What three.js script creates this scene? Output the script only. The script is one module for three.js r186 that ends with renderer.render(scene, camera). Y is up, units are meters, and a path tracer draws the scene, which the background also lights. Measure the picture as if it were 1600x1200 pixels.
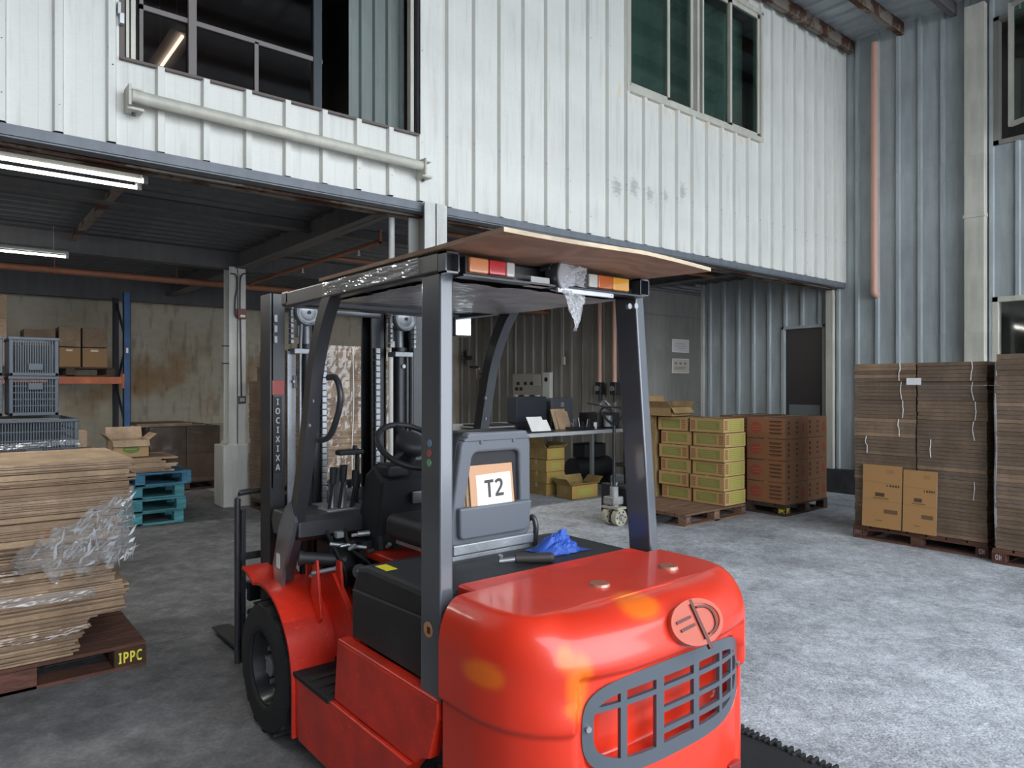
import * as THREE from 'three';
import { mergeGeometries, toCreasedNormals } from 'three/addons/utils/BufferGeometryUtils.js';
import { RoundedBoxGeometry } from 'three/addons/geometries/RoundedBoxGeometry.js';
import { RectAreaLightUniformsLib } from 'three/addons/lights/RectAreaLightUniformsLib.js';

// ---------------------------------------------------------------- camera, sky, light, exposure
// world frame: x runs along the metal front wall, -z runs into the building, y is up
const scene = new THREE.Scene();
const camera = new THREE.PerspectiveCamera(2 * Math.atan(600 / 1105) * 180 / Math.PI, 1600 / 1200, 0.05, 200);
const YAW = Math.atan(1360 / 1105);
camera.position.set(0, 1.68, 0);
camera.lookAt(Math.cos(YAW) * 10, 1.68, -Math.sin(YAW) * 10);
camera.setViewOffset(1600, 1200, 0, -2, 1600, 1200);
camera.updateProjectionMatrix();
scene.add(camera);
scene.background = new THREE.Color().setRGB(0.90, 0.97, 1.06);      // even overcast sky
scene.backgroundIntensity = 5.7;
const renderer = new THREE.WebGLRenderer({ antialias: true });
renderer.toneMapping = THREE.LinearToneMapping;
renderer.toneMappingExposure = 1.0;
renderer.shadowMap.enabled = true;
RectAreaLightUniformsLib.init();

// ---------------------------------------------------------------- helpers
let seed = 12345;
const rnd = () => { seed = (seed * 1664525 + 1013904223) >>> 0; return seed / 4294967296; };
const rr = (a, b) => a + (b - a) * rnd();
const pick = (a) => a[Math.floor(rnd() * a.length)];
const lerp = (a, b, t) => a + (b - a) * t;
const clamp = (x, a, b) => Math.min(b, Math.max(a, x));
const sstep = (a, b, x) => { const t = clamp((x - a) / (b - a), 0, 1); return t * t * (3 - 2 * t); };
const V = (u, y, v) => new THREE.Vector3(u, y, -v);                 // u along the front wall, v into the building

// tileable value noise
function lattice(n, s) { const a = new Float32Array(n * n); let q = s >>> 0; for (let i = 0; i < a.length; i++) { q = (Math.imul(q, 1664525) + 1013904223) >>> 0; a[i] = (q >>> 8) / 16777216; } return a; }
const lats = {};
function vnoise(x, y, n, s) {                                       // x, y in 0..1, n cells
  const k = n + '_' + s, L = lats[k] || (lats[k] = lattice(n, s * 7919 + n * 31 + 17));
  const fx = x * n, fy = y * n, x0 = Math.floor(fx), y0 = Math.floor(fy), tx = fx - x0, ty = fy - y0;
  const sx = tx * tx * (3 - 2 * tx), sy = ty * ty * (3 - 2 * ty), w = (v) => ((v % n) + n) % n;
  const a = L[w(y0) * n + w(x0)], b = L[w(y0) * n + w(x0 + 1)], c = L[w(y0 + 1) * n + w(x0)], d = L[w(y0 + 1) * n + w(x0 + 1)];
  return a + (b - a) * sx + (c - a) * sy + (a - b - c + d) * sx * sy;
}
const fbm = (x, y, n, s, o = 4) => { let v = 0, a = 0.5, t = 0; for (let i = 0; i < o; i++) { v += a * vnoise(x, y, n, s + i); t += a; a *= 0.5; n *= 2; } return v / t; };
function tex(w, h, fn, { srgb = true, rx = 1, ry = 1 } = {}) {      // fn(x, y) -> [r, g, b] or a number, 0..1
  const d = new Uint8Array(w * h * 4);
  for (let j = 0; j < h; j++) for (let i = 0; i < w; i++) {
    const c = fn(i / w, j / h), k = (j * w + i) * 4, q = typeof c === 'number' ? [c, c, c] : c;
    for (let m = 0; m < 3; m++) d[k + m] = clamp(q[m], 0, 1) * 255;
    d[k + 3] = 255;
  }
  const t = new THREE.DataTexture(d, w, h);
  t.wrapS = t.wrapT = THREE.RepeatWrapping; t.magFilter = THREE.LinearFilter; t.minFilter = THREE.LinearFilter;
  if (srgb) t.colorSpace = THREE.SRGBColorSpace;
  t.repeat.set(rx, ry); t.needsUpdate = true;
  return t;
}
function canvasTex(w, h, draw) {
  const c = document.createElement('canvas'); c.width = w; c.height = h;
  draw(c.getContext('2d'), w, h);
  const t = new THREE.CanvasTexture(c); t.colorSpace = THREE.SRGBColorSpace;
  return t;
}
// geometry in world metres: u0..u1, y0..y1, v0..v1
function bx(u0, u1, y0, y1, v0, v1, bev = 0) {
  const w = Math.abs(u1 - u0), h = Math.abs(y1 - y0), d = Math.abs(v1 - v0);
  const b = Math.min(bev, w / 2.2, h / 2.2, d / 2.2);
  const g = b > 0 ? new RoundedBoxGeometry(w, h, d, 2, b) : new THREE.BoxGeometry(w, h, d);
  return g.translate((u0 + u1) / 2, (y0 + y1) / 2, -(v0 + v1) / 2);
}
function cyl(p, q, r0, r1 = r0, seg = 16, caps = true) {            // between two points
  const d = new THREE.Vector3().subVectors(q, p), L = d.length();
  const g = new THREE.CylinderGeometry(r1, r0, L, seg, 1, !caps);
  g.applyQuaternion(new THREE.Quaternion().setFromUnitVectors(new THREE.Vector3(0, 1, 0), d.clone().normalize()));
  return g.translate((p.x + q.x) / 2, (p.y + q.y) / 2, (p.z + q.z) / 2);
}
function bar(p, q, w, h, bev = 0) {                                 // square bar between two points; w across, h in the other direction
  const d = new THREE.Vector3().subVectors(q, p), L = d.length(), dir = d.normalize();
  const g = bev ? new RoundedBoxGeometry(w, h, L, 2, Math.min(bev, w / 2.2, h / 2.2)) : new THREE.BoxGeometry(w, h, L);
  const up = Math.abs(dir.y) > 0.9 ? new THREE.Vector3(0, 0, 1) : new THREE.Vector3(0, 1, 0);
  const m = new THREE.Matrix4(), x = new THREE.Vector3().crossVectors(up, dir).normalize(), y = new THREE.Vector3().crossVectors(dir, x);
  m.makeBasis(x, y, dir); m.setPosition((p.x + q.x) / 2, (p.y + q.y) / 2, (p.z + q.z) / 2);
  return g.applyMatrix4(m);
}
function tube(pts, r, seg = 24, rad = 8, closed = false) { return new THREE.TubeGeometry(new THREE.CatmullRomCurve3(pts, closed, 'catmullrom', 0.5), seg, r, rad, closed); }
function prism(poly, depth, bev = 0) {                              // polygon in x, y extruded along z (centred)
  const s = new THREE.Shape(poly.map(([x, y]) => new THREE.Vector2(x, y)));
  const g = new THREE.ExtrudeGeometry(s, { depth: depth - 2 * bev, bevelEnabled: bev > 0, bevelSize: bev, bevelThickness: bev, bevelSegments: 2, bevelOffset: -bev, curveSegments: 16 });
  return g.translate(0, 0, -(depth - 2 * bev) / 2);
}
const shapeUV = (g, ax = 0) => g;                                   // keeps the uv of the geometry
function boxUV(g) {                                                 // uv in metres, by the main direction of each face
  const p = g.attributes.position, n = g.attributes.normal, uv = new Float32Array(p.count * 2);
  for (let i = 0; i < p.count; i += 3) {
    let ax = 0, ay = 0, az = 0;
    for (let k = 0; k < 3; k++) { ax += Math.abs(n.getX(i + k)); ay += Math.abs(n.getY(i + k)); az += Math.abs(n.getZ(i + k)); }
    for (let k = 0; k < 3; k++) {
      const x = p.getX(i + k), y = p.getY(i + k), z = p.getZ(i + k);
      const [s, t] = ay >= ax && ay >= az ? [x, z] : ax >= az ? [z, y] : [x, y];
      uv[2 * (i + k)] = s; uv[2 * (i + k) + 1] = t;
    }
  }
  g.setAttribute('uv', new THREE.BufferAttribute(uv, 2));
  return g;
}
const BASE = new Map();                                             // the base point of each thing's group
const used = {};
function numbered(n) { used[n] = (used[n] ?? -1) + 1; return used[n] ? n + '_' + String(used[n]).padStart(3, '0') : n; }
function prep(geos, keepUV) {
  const list = (Array.isArray(geos) ? geos : [geos]).map((g) => {
    const h = g.index ? g.toNonIndexed() : g.clone();
    for (const k of Object.keys(h.attributes)) if (!['position', 'normal', 'uv', 'color'].includes(k)) h.deleteAttribute(k);
    if (!h.attributes.uv) h.setAttribute('uv', new THREE.BufferAttribute(new Float32Array(h.attributes.position.count * 2), 2));
    return h;
  });
  const g = list.length > 1 ? mergeGeometries(list) : list[0];
  g.morphAttributes = {};
  return keepUV ? g : boxUV(g);
}
function obj(name, geos, mat, parent = scene, { keepUV = false, label, kind } = {}) {
  const g = prep(geos, keepUV), b = BASE.get(parent);
  if (b) g.translate(-b.x, -b.y, -b.z);
  const m = new THREE.Mesh(g, mat);
  m.castShadow = m.receiveShadow = true;
  m.name = parent === scene ? numbered(name) : name;
  if (b) BASE.set(m, b);
  if (label) m.userData.label = label;
  if (kind) m.userData.kind = kind;
  parent.add(m);
  return m;
}
function tag(o, label, category, group) { o.userData.label = label; o.userData.category = category; if (group) o.userData.group = group; return o; }
function thing(name, label, category, base, group) {                // a Group at the base of a thing; geometry is still given in world metres
  const o = new THREE.Group(); o.name = numbered(name); scene.add(o);
  o.position.copy(base); BASE.set(o, base.clone());
  return tag(o, label, category, group);
}
function turned(o, angle) { o.rotation.y = angle; return o; }
function struct(name, geos, mat, opts = {}) { const o = obj(name, geos, mat, scene, opts); o.userData.kind = 'structure'; return o; }
const lin = (r, g, b) => new THREE.Color().setRGB(r, g, b);
const std = (color, roughness = 0.7, metalness = 0, extra = {}) => new THREE.MeshStandardMaterial({ color: typeof color === 'number' || typeof color === 'string' ? new THREE.Color(color) : color, roughness, metalness, ...extra });
const phy = (color, roughness, metalness, extra = {}) => new THREE.MeshPhysicalMaterial({ color: typeof color === 'number' || typeof color === 'string' ? new THREE.Color(color) : color, roughness, metalness, ...extra });

// ---------------------------------------------------------------- textures (surface grain, stains and wear)
const T = {};
const scratches = Array.from({ length: 34 }, () => { const x = rnd(), y = rnd(), a = rr(-0.5, 0.5) + (rnd() < 0.5 ? 0 : 1.2), l = rr(0.012, 0.05); return [x, y, x + Math.cos(a) * l, y + Math.sin(a) * l, rr(0.06, 0.2)]; });
const scratchAt = (x, y) => { let k = 0; for (const [x0, y0, x1, y1, s] of scratches) { const dx = x1 - x0, dy = y1 - y0, t = clamp(((x - x0) * dx + (y - y0) * dy) / (dx * dx + dy * dy), 0, 1), d = Math.hypot(x - x0 - dx * t, y - y0 - dy * t); if (d < 0.0022) k = Math.max(k, s * (1 - d / 0.0022)); } return k; };
T.concrete = tex(1024, 1024, (x, y) => {
  const g = vnoise(x, y, 512, 1), f = fbm(x, y, 96, 3, 3), b = fbm(x, y, 5, 9, 4), m = fbm(x, y, 22, 30, 3);
  const pit = vnoise(x, y, 256, 77) > 0.93 ? -0.12 : 0, fleck = vnoise(x, y, 300, 78) > 0.95 ? 0.1 : 0;
  const v = 0.80 + (g - 0.5) * 0.22 + (f - 0.5) * 0.22 + (b - 0.5) * 0.34 + (m - 0.5) * 0.2 + pit + fleck + scratchAt(x, y);
  return [v * 0.985, v * 0.995, v * 1.01];
}, { rx: 1 / 4.5, ry: 1 / 4.5 });
T.concreteBump = tex(512, 512, (x, y) => 0.5 + (vnoise(x, y, 256, 5) - 0.5) * 0.6 + (fbm(x, y, 64, 6, 3) - 0.5) * 0.6, { srgb: false, rx: 1 / 1.6, ry: 1 / 1.6 });
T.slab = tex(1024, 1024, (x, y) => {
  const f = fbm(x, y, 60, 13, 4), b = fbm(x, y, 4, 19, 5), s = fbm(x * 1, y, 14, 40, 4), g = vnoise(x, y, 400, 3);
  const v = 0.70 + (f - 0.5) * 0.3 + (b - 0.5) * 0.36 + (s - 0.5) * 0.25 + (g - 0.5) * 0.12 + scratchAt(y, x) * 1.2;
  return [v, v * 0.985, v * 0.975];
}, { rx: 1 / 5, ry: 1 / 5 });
T.card = tex(512, 512, (x, y) => {
  const f = vnoise(x * 1, y, 256, 21), b = fbm(x, y, 6, 22, 4), s = vnoise(x * 0.25, y, 128, 23), st = vnoise(x, y * 0.1, 32, 29);
  const v = 0.86 + (f - 0.5) * 0.1 + (b - 0.5) * 0.24 + (s - 0.5) * 0.1 + (st - 0.5) * 0.05;
  return [v, v * 0.985, v * 0.96];
}, { rx: 1 / 0.9, ry: 1 / 0.9 });
T.wood = tex(512, 512, (x, y) => {
  const w = fbm(x, y, 4, 31, 3) * 0.06, gr = fbm(x * 0.25, y * 4 + w * 8, 8, 33, 4), fine = vnoise(x * 0.125, y, 256, 35), b = fbm(x, y, 5, 37, 4);
  const v = 0.80 + (gr - 0.5) * 0.4 + (fine - 0.5) * 0.16 + (b - 0.5) * 0.2;
  return [v, v * 0.97, v * 0.93];
}, { rx: 1 / 0.8, ry: 1 / 0.8 });
T.ply = tex(512, 512, (x, y) => {
  const w = fbm(x, y, 3, 51, 4), gr = Math.sin((y * 9 + w * 5) * 6.283) * 0.5 + 0.5, fine = vnoise(x * 0.25, y, 256, 55), b = fbm(x, y, 4, 57, 4);
  const v = 0.84 + (gr - 0.5) * 0.09 + (fine - 0.5) * 0.07 + (b - 0.5) * 0.22;
  return [v, v * 0.975, v * 0.94];
}, { rx: 1 / 1.2, ry: 1 / 1.2 });
T.grime = tex(512, 512, (x, y) => {
  const b = fbm(x, y, 6, 61, 5), st = fbm(x, y * 0.12, 40, 63, 3), f = vnoise(x, y, 256, 65);
  const v = 0.92 + (b - 0.5) * 0.16 + (st - 0.5) * 0.12 + (f - 0.5) * 0.03;
  return [v, v * 0.997, v * 0.985];
}, { rx: 1 / 2.4, ry: 1 / 2.4 });
T.rust = tex(512, 512, (x, y) => {
  const b = fbm(x, y, 7, 71, 5), f = fbm(x, y, 40, 73, 3), k = sstep(0.44, 0.62, b * 0.75 + f * 0.3);
  return [lerp(0.62, 0.36, k) + (f - 0.5) * 0.12, lerp(0.58, 0.22, k) + (f - 0.5) * 0.1, lerp(0.54, 0.15, k) + (f - 0.5) * 0.08];
}, { rx: 1 / 1.5, ry: 1 / 1.5 });
T.scuff = tex(512, 512, (x, y) => {
  const b = fbm(x, y, 8, 81, 4), f = vnoise(x, y, 256, 83), s = vnoise(x * 0.15, y, 200, 85) > 0.93 ? 0.15 : 0;
  return 0.85 + (b - 0.5) * 0.3 + (f - 0.5) * 0.08 + s;
}, { rx: 1, ry: 1 });
T.plaster = tex(1024, 512, (x, y) => {                              // stained plaster, 12 m by 3.6 m
  const b = fbm(x, y, 6, 91, 5), f = fbm(x * 2, y, 50, 93, 3), st = fbm(x * 3, y * 0.15, 60, 95, 3), h = fbm(x, y, 10, 97, 3);
  const zone = Math.exp(-(((y - 0.50 - (h - 0.5) * 0.12) / 0.17) ** 2)), blot = sstep(0.42, 0.72, fbm(x * 2, y * 0.5, 12, 99, 5)) * zone, drip = sstep(0.56, 0.74, fbm(x * 4, y * 0.22, 40, 89, 3)) * zone;
  const v = 0.88 + (b - 0.5) * 0.14 + (f - 0.5) * 0.08 - sstep(0.55, 0.8, st) * 0.10;
  return [v - blot * 0.10 - drip * 0.035, v * 0.965 - blot * 0.19 - drip * 0.05, v * 0.9 - blot * 0.26 - drip * 0.07 + (h - 0.5) * 0.04];
}, { rx: 1 / 12, ry: 1 / 3.62 });
// ---------------------------------------------------------------- materials
const M = {
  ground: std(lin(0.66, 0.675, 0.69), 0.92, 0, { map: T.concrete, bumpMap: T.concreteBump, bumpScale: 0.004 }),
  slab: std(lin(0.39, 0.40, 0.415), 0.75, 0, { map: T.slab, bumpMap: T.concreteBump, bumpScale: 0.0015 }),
  white: std(lin(0.74, 0.765, 0.77), 0.42, 0, { map: T.grime }),
  grey: std(lin(0.46, 0.51, 0.53), 0.4, 0.0, { map: T.grime }),
  roofSheet: std(lin(0.50, 0.54, 0.57), 0.5, 0.1, { map: T.grime }),
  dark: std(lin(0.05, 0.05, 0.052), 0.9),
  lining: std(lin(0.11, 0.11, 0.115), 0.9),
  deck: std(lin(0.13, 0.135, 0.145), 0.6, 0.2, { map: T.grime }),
  beam: std(lin(0.15, 0.145, 0.15), 0.65, 0.1, { map: T.grime }),
  rustBeam: std(lin(0.62, 0.60, 0.58), 0.8, 0, { map: T.rust }),
  flash: std(lin(0.20, 0.22, 0.25), 0.55, 0.2, { map: T.grime }),
  cream: std(lin(0.66, 0.64, 0.56), 0.45, 0, { map: T.grime }),
  column: std(lin(0.70, 0.70, 0.67), 0.5, 0, { map: T.grime }),
  plinth: std(lin(0.06, 0.06, 0.06), 0.9, 0, { map: T.scuff }),
  concretePost: std(lin(0.45, 0.45, 0.43), 0.85, 0, { map: T.concrete }),
  pink: std(lin(0.62, 0.36, 0.28), 0.5),
  orangePipe: std(lin(0.36, 0.14, 0.075), 0.55, 0, { map: T.grime }),
  plaster: std(lin(0.64, 0.62, 0.57), 0.9, 0, { map: T.plaster }),
  brownWall: std(lin(0.19, 0.18, 0.165), 0.8, 0, { map: T.grime }),
  glass: phy(lin(0.62, 0.72, 0.68), 0.03, 0, { transmission: 1, thickness: 0, ior: 1.5 }),
  clear: phy(lin(0.85, 0.87, 0.86), 0.04, 0, { transmission: 1, thickness: 0, ior: 1.5 }),
  screw: std(lin(0.12, 0.12, 0.11), 0.6, 0.4),
  black: std(lin(0.018, 0.019, 0.022), 0.45),
  steel: std(lin(0.55, 0.56, 0.57), 0.35, 0.9),
  card: std(lin(0.40, 0.27, 0.165), 0.85, 0, { map: T.card }),
  paper: std(lin(0.80, 0.80, 0.78), 0.8),
  tape: std(lin(0.42, 0.30, 0.19), 0.35),
};
// ---------------------------------------------------------------- the setting
const DV = 5.3, UR = 11.0, HB = 3.28, ROOF = 6.95, PITCH = 0.2976;
function corr(a0, a1, y0, y1, map, { pitch = PITCH, phase = 0, top = 0.021, foot = 0.032, rise = 0.040 } = {}) {   // trapezoid sheet: map(a, off, y) -> Vector3
  const s = [];
  for (let k = Math.floor((a0 - phase) / pitch) - 1; k <= Math.ceil((a1 - phase) / pitch) + 1; k++) {
    const c = phase + k * pitch;
    s.push([c - foot, 0], [c - top, rise], [c + top, rise], [c + foot, 0]);
    for (const g of [0.34, 0.66]) s.push([c + pitch * g - 0.006, 0], [c + pitch * g, 0.0012], [c + pitch * g + 0.006, 0]);
  }
  s.sort((p, q) => p[0] - q[0]);
  const at = (a) => { for (let i = 0; i + 1 < s.length; i++) if (a >= s[i][0] && a <= s[i + 1][0]) return lerp(s[i][1], s[i + 1][1], (a - s[i][0]) / Math.max(1e-9, s[i + 1][0] - s[i][0])); return 0; };
  const pts = [[a0, at(a0)], ...s.filter((p) => p[0] > a0 + 1e-4 && p[0] < a1 - 1e-4), [a1, at(a1)]];
  const pos = [], idx = [];
  for (let i = 0; i + 1 < pts.length; i++) {
    const A = map(pts[i][0], pts[i][1], y0), B = map(pts[i + 1][0], pts[i + 1][1], y0), C = map(pts[i + 1][0], pts[i + 1][1], y1), D = map(pts[i][0], pts[i][1], y1);
    for (const q of [A, B, C, A, C, D]) pos.push(q.x, q.y, q.z);
  }
  const g = new THREE.BufferGeometry();
  g.setAttribute('position', new THREE.Float32BufferAttribute(pos, 3));
  g.computeVertexNormals();
  return g;
}
// ground and floor, in a darker tone on the left than on the right
const ground = struct('ground', bx(1.91, 16, -0.2, 0, -22, 5.02), M.ground);
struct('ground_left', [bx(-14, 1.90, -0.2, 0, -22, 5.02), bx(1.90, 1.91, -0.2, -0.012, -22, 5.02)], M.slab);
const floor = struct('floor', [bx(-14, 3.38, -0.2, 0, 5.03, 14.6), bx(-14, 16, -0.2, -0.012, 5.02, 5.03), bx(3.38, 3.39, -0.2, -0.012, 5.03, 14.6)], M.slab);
struct('floor_right', bx(3.39, 16, -0.2, 0, 5.03, 14.6), M.ground);
// front wall: lined panels with an upper opening on the left and a pair of casements on the right
const OP = [0.94, 3.26, 3.86, 5.9], WN = [5.93, 8.66, 4.99, 6.70];
T.facade = (() => {
  const sm = [[5.80, 3.86, 0.09], [6.08, 3.90, 0.10], [6.34, 3.87, 0.09], [6.62, 3.90, 0.08], [6.95, 4.02, 0.09]];
  return tex(2048, 1024, (x, y) => {
    const u = x * 11, h = HB + y * (ROOF - HB);
    const st = fbm(x * 2, y * 0.06, 128, 101, 3), b = fbm(x, y, 10, 103, 4), f = vnoise(x, y, 512, 105);
    let v = 0.955 + (b - 0.5) * 0.07 - sstep(0.56, 0.85, st) * 0.045 + (f - 0.5) * 0.015, w = 0;
    for (const [su, sh, r] of sm) { const d = Math.hypot((u - su) / r, (h - sh) / (r * 1.3)) + (fbm(x * 4, y * 4, 64, 107, 3) - 0.5) * 1.2; w += sstep(1.1, 0.2, d) * 0.16; }
    const rustLine = (u > 5.8 && u < 8.8) ? sstep(0.14, 0.0, Math.abs(h - 4.93)) * sstep(0.5, 0.7, fbm(x * 3, y * 0.3, 100, 109, 3)) * 0.16 : 0;
    const drip = sstep(0.62, 0.75, fbm(x * 3, y * 0.1, 128, 111, 2)) * sstep(0.45, 0.6, fbm(x, y, 9, 113, 2)) * 0.03;
    v -= w;
    return [v - drip * 0.4, v * 1.0 - rustLine * 0.4 - drip * 0.6, v * 1.0 - rustLine * 0.8 - drip];
  }, { rx: 1 / 11, ry: 1 / (ROOF - HB) });
})();
T.facade.offset.set(0, -HB / (ROOF - HB));
M.facade = std(lin(0.78, 0.775, 0.715), 0.40, 0, { map: T.facade });
const wallFront = struct('wall_front', [
  bx(-8, OP[0], HB, ROOF, DV + 0.02, DV + 0.1), bx(OP[0], OP[1], HB, OP[2], DV + 0.02, DV + 0.1), bx(OP[0], OP[1], OP[3], ROOF, DV + 0.02, DV + 0.1),
  bx(OP[1], WN[0], HB, ROOF, DV + 0.02, DV + 0.1), bx(WN[0], WN[1], HB, WN[2], DV + 0.02, DV + 0.1), bx(WN[0], WN[1], WN[3], ROOF, DV + 0.02, DV + 0.1),
  bx(WN[1], UR, HB, ROOF, DV + 0.02, DV + 0.1)], M.lining);
const frontMap = (lap) => (a, off, y) => V(a, y, DV + 0.015 - off - lap);
const cuts = [[-8, OP[0], HB, ROOF], [OP[0], OP[1], HB, OP[2]], [OP[0], OP[1], OP[3], ROOF], [OP[1], WN[0], HB, ROOF], [WN[0], WN[1], HB, WN[2]], [WN[0], WN[1], WN[3], ROOF], [WN[1], UR, HB, ROOF]];
for (const [a0, a1, y0, y1] of cuts)
  for (let j = -8; j < 10; j++) {
    const s0 = Math.max(a0, j * PITCH * 4 - 0.045), s1 = Math.min(a1, (j + 1) * PITCH * 4 + 0.045);
    if (s1 - s0 > 0.1) obj('panel', corr(s0, s1, y0 + (j % 2 ? 0 : 0.006), y1, frontMap(j % 2 ? 0.0025 : 0)), M.facade, wallFront);
  }
{ const g = [];
  for (let k = -10; k < 37; k++) for (const [i, h] of [3.46, 3.79, 4.6, 5.35, 6.1, 6.6].entries()) {
    const u = k * PITCH + 0.004; if ((k * 7 + i * 3) % 4 === 1) continue;
    if (u > OP[0] - 0.02 && u < OP[1] && h > OP[2] - 0.05 && h < OP[3]) continue;
    if (u > WN[0] - 0.05 && u < WN[1] + 0.05 && h > WN[2] - 0.1) continue;
    g.push(cyl(V(u, h + rr(-0.02, 0.02), DV - 0.013), V(u, h, DV - 0.024), 0.0085, 0.006, 6));
  }
  obj('screws', g, M.screw, wallFront, { kind: 'stuff' });
}
// eaves flashing and edge channel under the front wall
const trim1 = struct('trim_1', [bx(-8, UR, HB - 0.075, HB - 0.002, DV - 0.012, DV + 0.0), bx(-8, UR, HB - 0.085, HB - 0.07, DV - 0.012, DV + 0.10)], M.flash);
const trim2 = struct('trim_2', [bx(-8, UR, HB - 0.10, HB + 0.16, DV + 0.17, DV + 0.19), bx(-8, UR, HB - 0.10, HB - 0.085, DV + 0.125, DV + 0.28), bx(-8, UR, HB - 0.01, HB + 0.0, DV + 0.12, DV + 0.17)], M.rustBeam);
// right wall: outside the hall and on under the mezzanine
const UPW = [1.9, 3.286, 4.89, 6.60], LOW = [1.7, 3.30, 1.15, 2.86], DOOR = [5.60, 6.36, 0.02, 2.66];
const rw = (v0, v1, y0, y1) => bx(UR + 0.02, UR + 0.12, y0, y1, v0, v1);
const wallRight = struct('wall_right', [
  rw(-9, UPW[0], 0, ROOF + 0.1), rw(UPW[0], UPW[1], 0, LOW[2]), rw(LOW[0], LOW[1], LOW[3], UPW[2]), rw(UPW[0], UPW[1], UPW[3], ROOF + 0.1), rw(LOW[1], DOOR[0], 0, ROOF + 0.1),
  rw(DOOR[0], DOOR[1], DOOR[3], ROOF), rw(DOOR[1], 7.9, 0, ROOF), rw(7.9, 14.5, 3.6, ROOF)], M.lining);
const sideMap = (lap) => (a, off, y) => V(UR + 0.015 - off - lap, y, a);
const rcuts = [[-9, LOW[0], 0.36, ROOF + 0.09], [LOW[0], UPW[1], 0.36, LOW[2]], [LOW[0], UPW[1], LOW[3], UPW[2]], [UPW[0], UPW[1], UPW[3], ROOF + 0.09], [UPW[1], DOOR[0], 0.36, ROOF + 0.09], [DOOR[0], DOOR[1], DOOR[3], 3.55], [DOOR[1], 7.9, 0.0, 3.55]];
for (const [a0, a1, y0, y1] of rcuts)
  for (let j = -9; j < 8; j++) {
    const s0 = Math.max(a0, j * PITCH * 4 - 0.045 + 0.04), s1 = Math.min(a1, (j + 1) * PITCH * 4 + 0.045 + 0.04);
    if (s1 - s0 > 0.06) obj('panel', corr(s0, s1, y0, y1, sideMap(j % 2 ? 0.0025 : 0), { phase: 0.04 }), M.grey, wallRight);
  }
{ const g = [];
  for (let k = -6; k < 18; k++) for (const [i, h] of [1.3, 2.2, 3.6, 4.5, 5.5].entries()) { if ((k + i * 2) % 3) continue; g.push(cyl(V(UR - 0.013, h, k * PITCH + 0.04), V(UR - 0.024, h, k * PITCH + 0.04), 0.0085, 0.006, 6)); }
  obj('screws', g, M.screw, wallRight, { kind: 'stuff' });
}
struct('baseboard_right', bx(UR - 0.10, UR + 0.13, 0, 0.37, -9, 5.55, 0.01), M.plinth);
// corner post, square column and pipe on the right wall
struct('trim_3', [bx(UR - 0.09, UR + 0.0, 0, 3.25, 5.44, 5.56, 0.006)], M.cream);
struct('column_right', [bx(UR - 0.13, UR + 0.0, 0.37, ROOF - 0.12, 3.36, 3.60, 0.006), bx(UR - 0.145, UR, 3.95, 4.0, 3.35, 3.61)], M.cream);
tag(obj('drain_pipe', [cyl(V(UR - 0.10, 3.14, 4.80), V(UR - 0.10, ROOF - 0.14, 4.80), 0.05, 0.05, 20), tube([V(UR - 0.10, 3.16, 4.80), V(UR - 0.10, 3.09, 4.80), V(UR - 0.08, 3.05, 4.80), V(UR - 0.03, 3.03, 4.80)], 0.052, 12, 14), bx(UR - 0.10, UR - 0.01, 4.9, 4.92, 4.79, 4.81), bx(UR - 0.10, UR - 0.01, 6.2, 6.22, 4.79, 4.81)], M.pink), 'pink plastic drain pipe running down the grey corrugated wall', 'pipe');
// left wall of the yard, outside the frame
const wallLeft = struct('wall_left', bx(-3.5, -3.3, 0, ROOF + 0.1, -9, 5.28), M.lining);
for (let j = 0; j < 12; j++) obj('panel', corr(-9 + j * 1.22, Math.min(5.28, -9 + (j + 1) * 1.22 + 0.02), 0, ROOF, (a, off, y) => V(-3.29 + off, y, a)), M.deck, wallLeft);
// roof over the bay with purlins, and over the rooms behind the front wall
const roof = struct('ceiling', [bx(-8, UR + 0.2, ROOF + 0.09, ROOF + 0.16, -3.2, 14.7)], M.lining);
for (let j = 0; j < 17; j++) obj('panel', corr(-8 + j * 1.19, Math.min(UR + 0.15, -8 + (j + 1) * 1.19 + 0.03), -3.2, DV - 0.02, (a, off, v) => V(a, ROOF + 0.085 - off, v)), M.roofSheet, roof);
for (const v of [-3.1, -2.2, -0.9, 0.5, 1.75, 3.0, 3.74, 4.43, 5.16]) obj('purlin', [bx(-8, UR, ROOF - 0.13, ROOF + 0.05, v - 0.006, v + 0.006), bx(-8, UR, ROOF - 0.13, ROOF - 0.118, v, v + 0.07), bx(-8, UR, ROOF + 0.04, ROOF + 0.05, v, v + 0.07)], v > 4 ? M.rustBeam : M.beam, roof);
struct('trim_4', [bx(-8, UR, ROOF - 0.05, ROOF + 0.05, DV - 0.06, DV - 0.04)], M.rustBeam);
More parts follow.
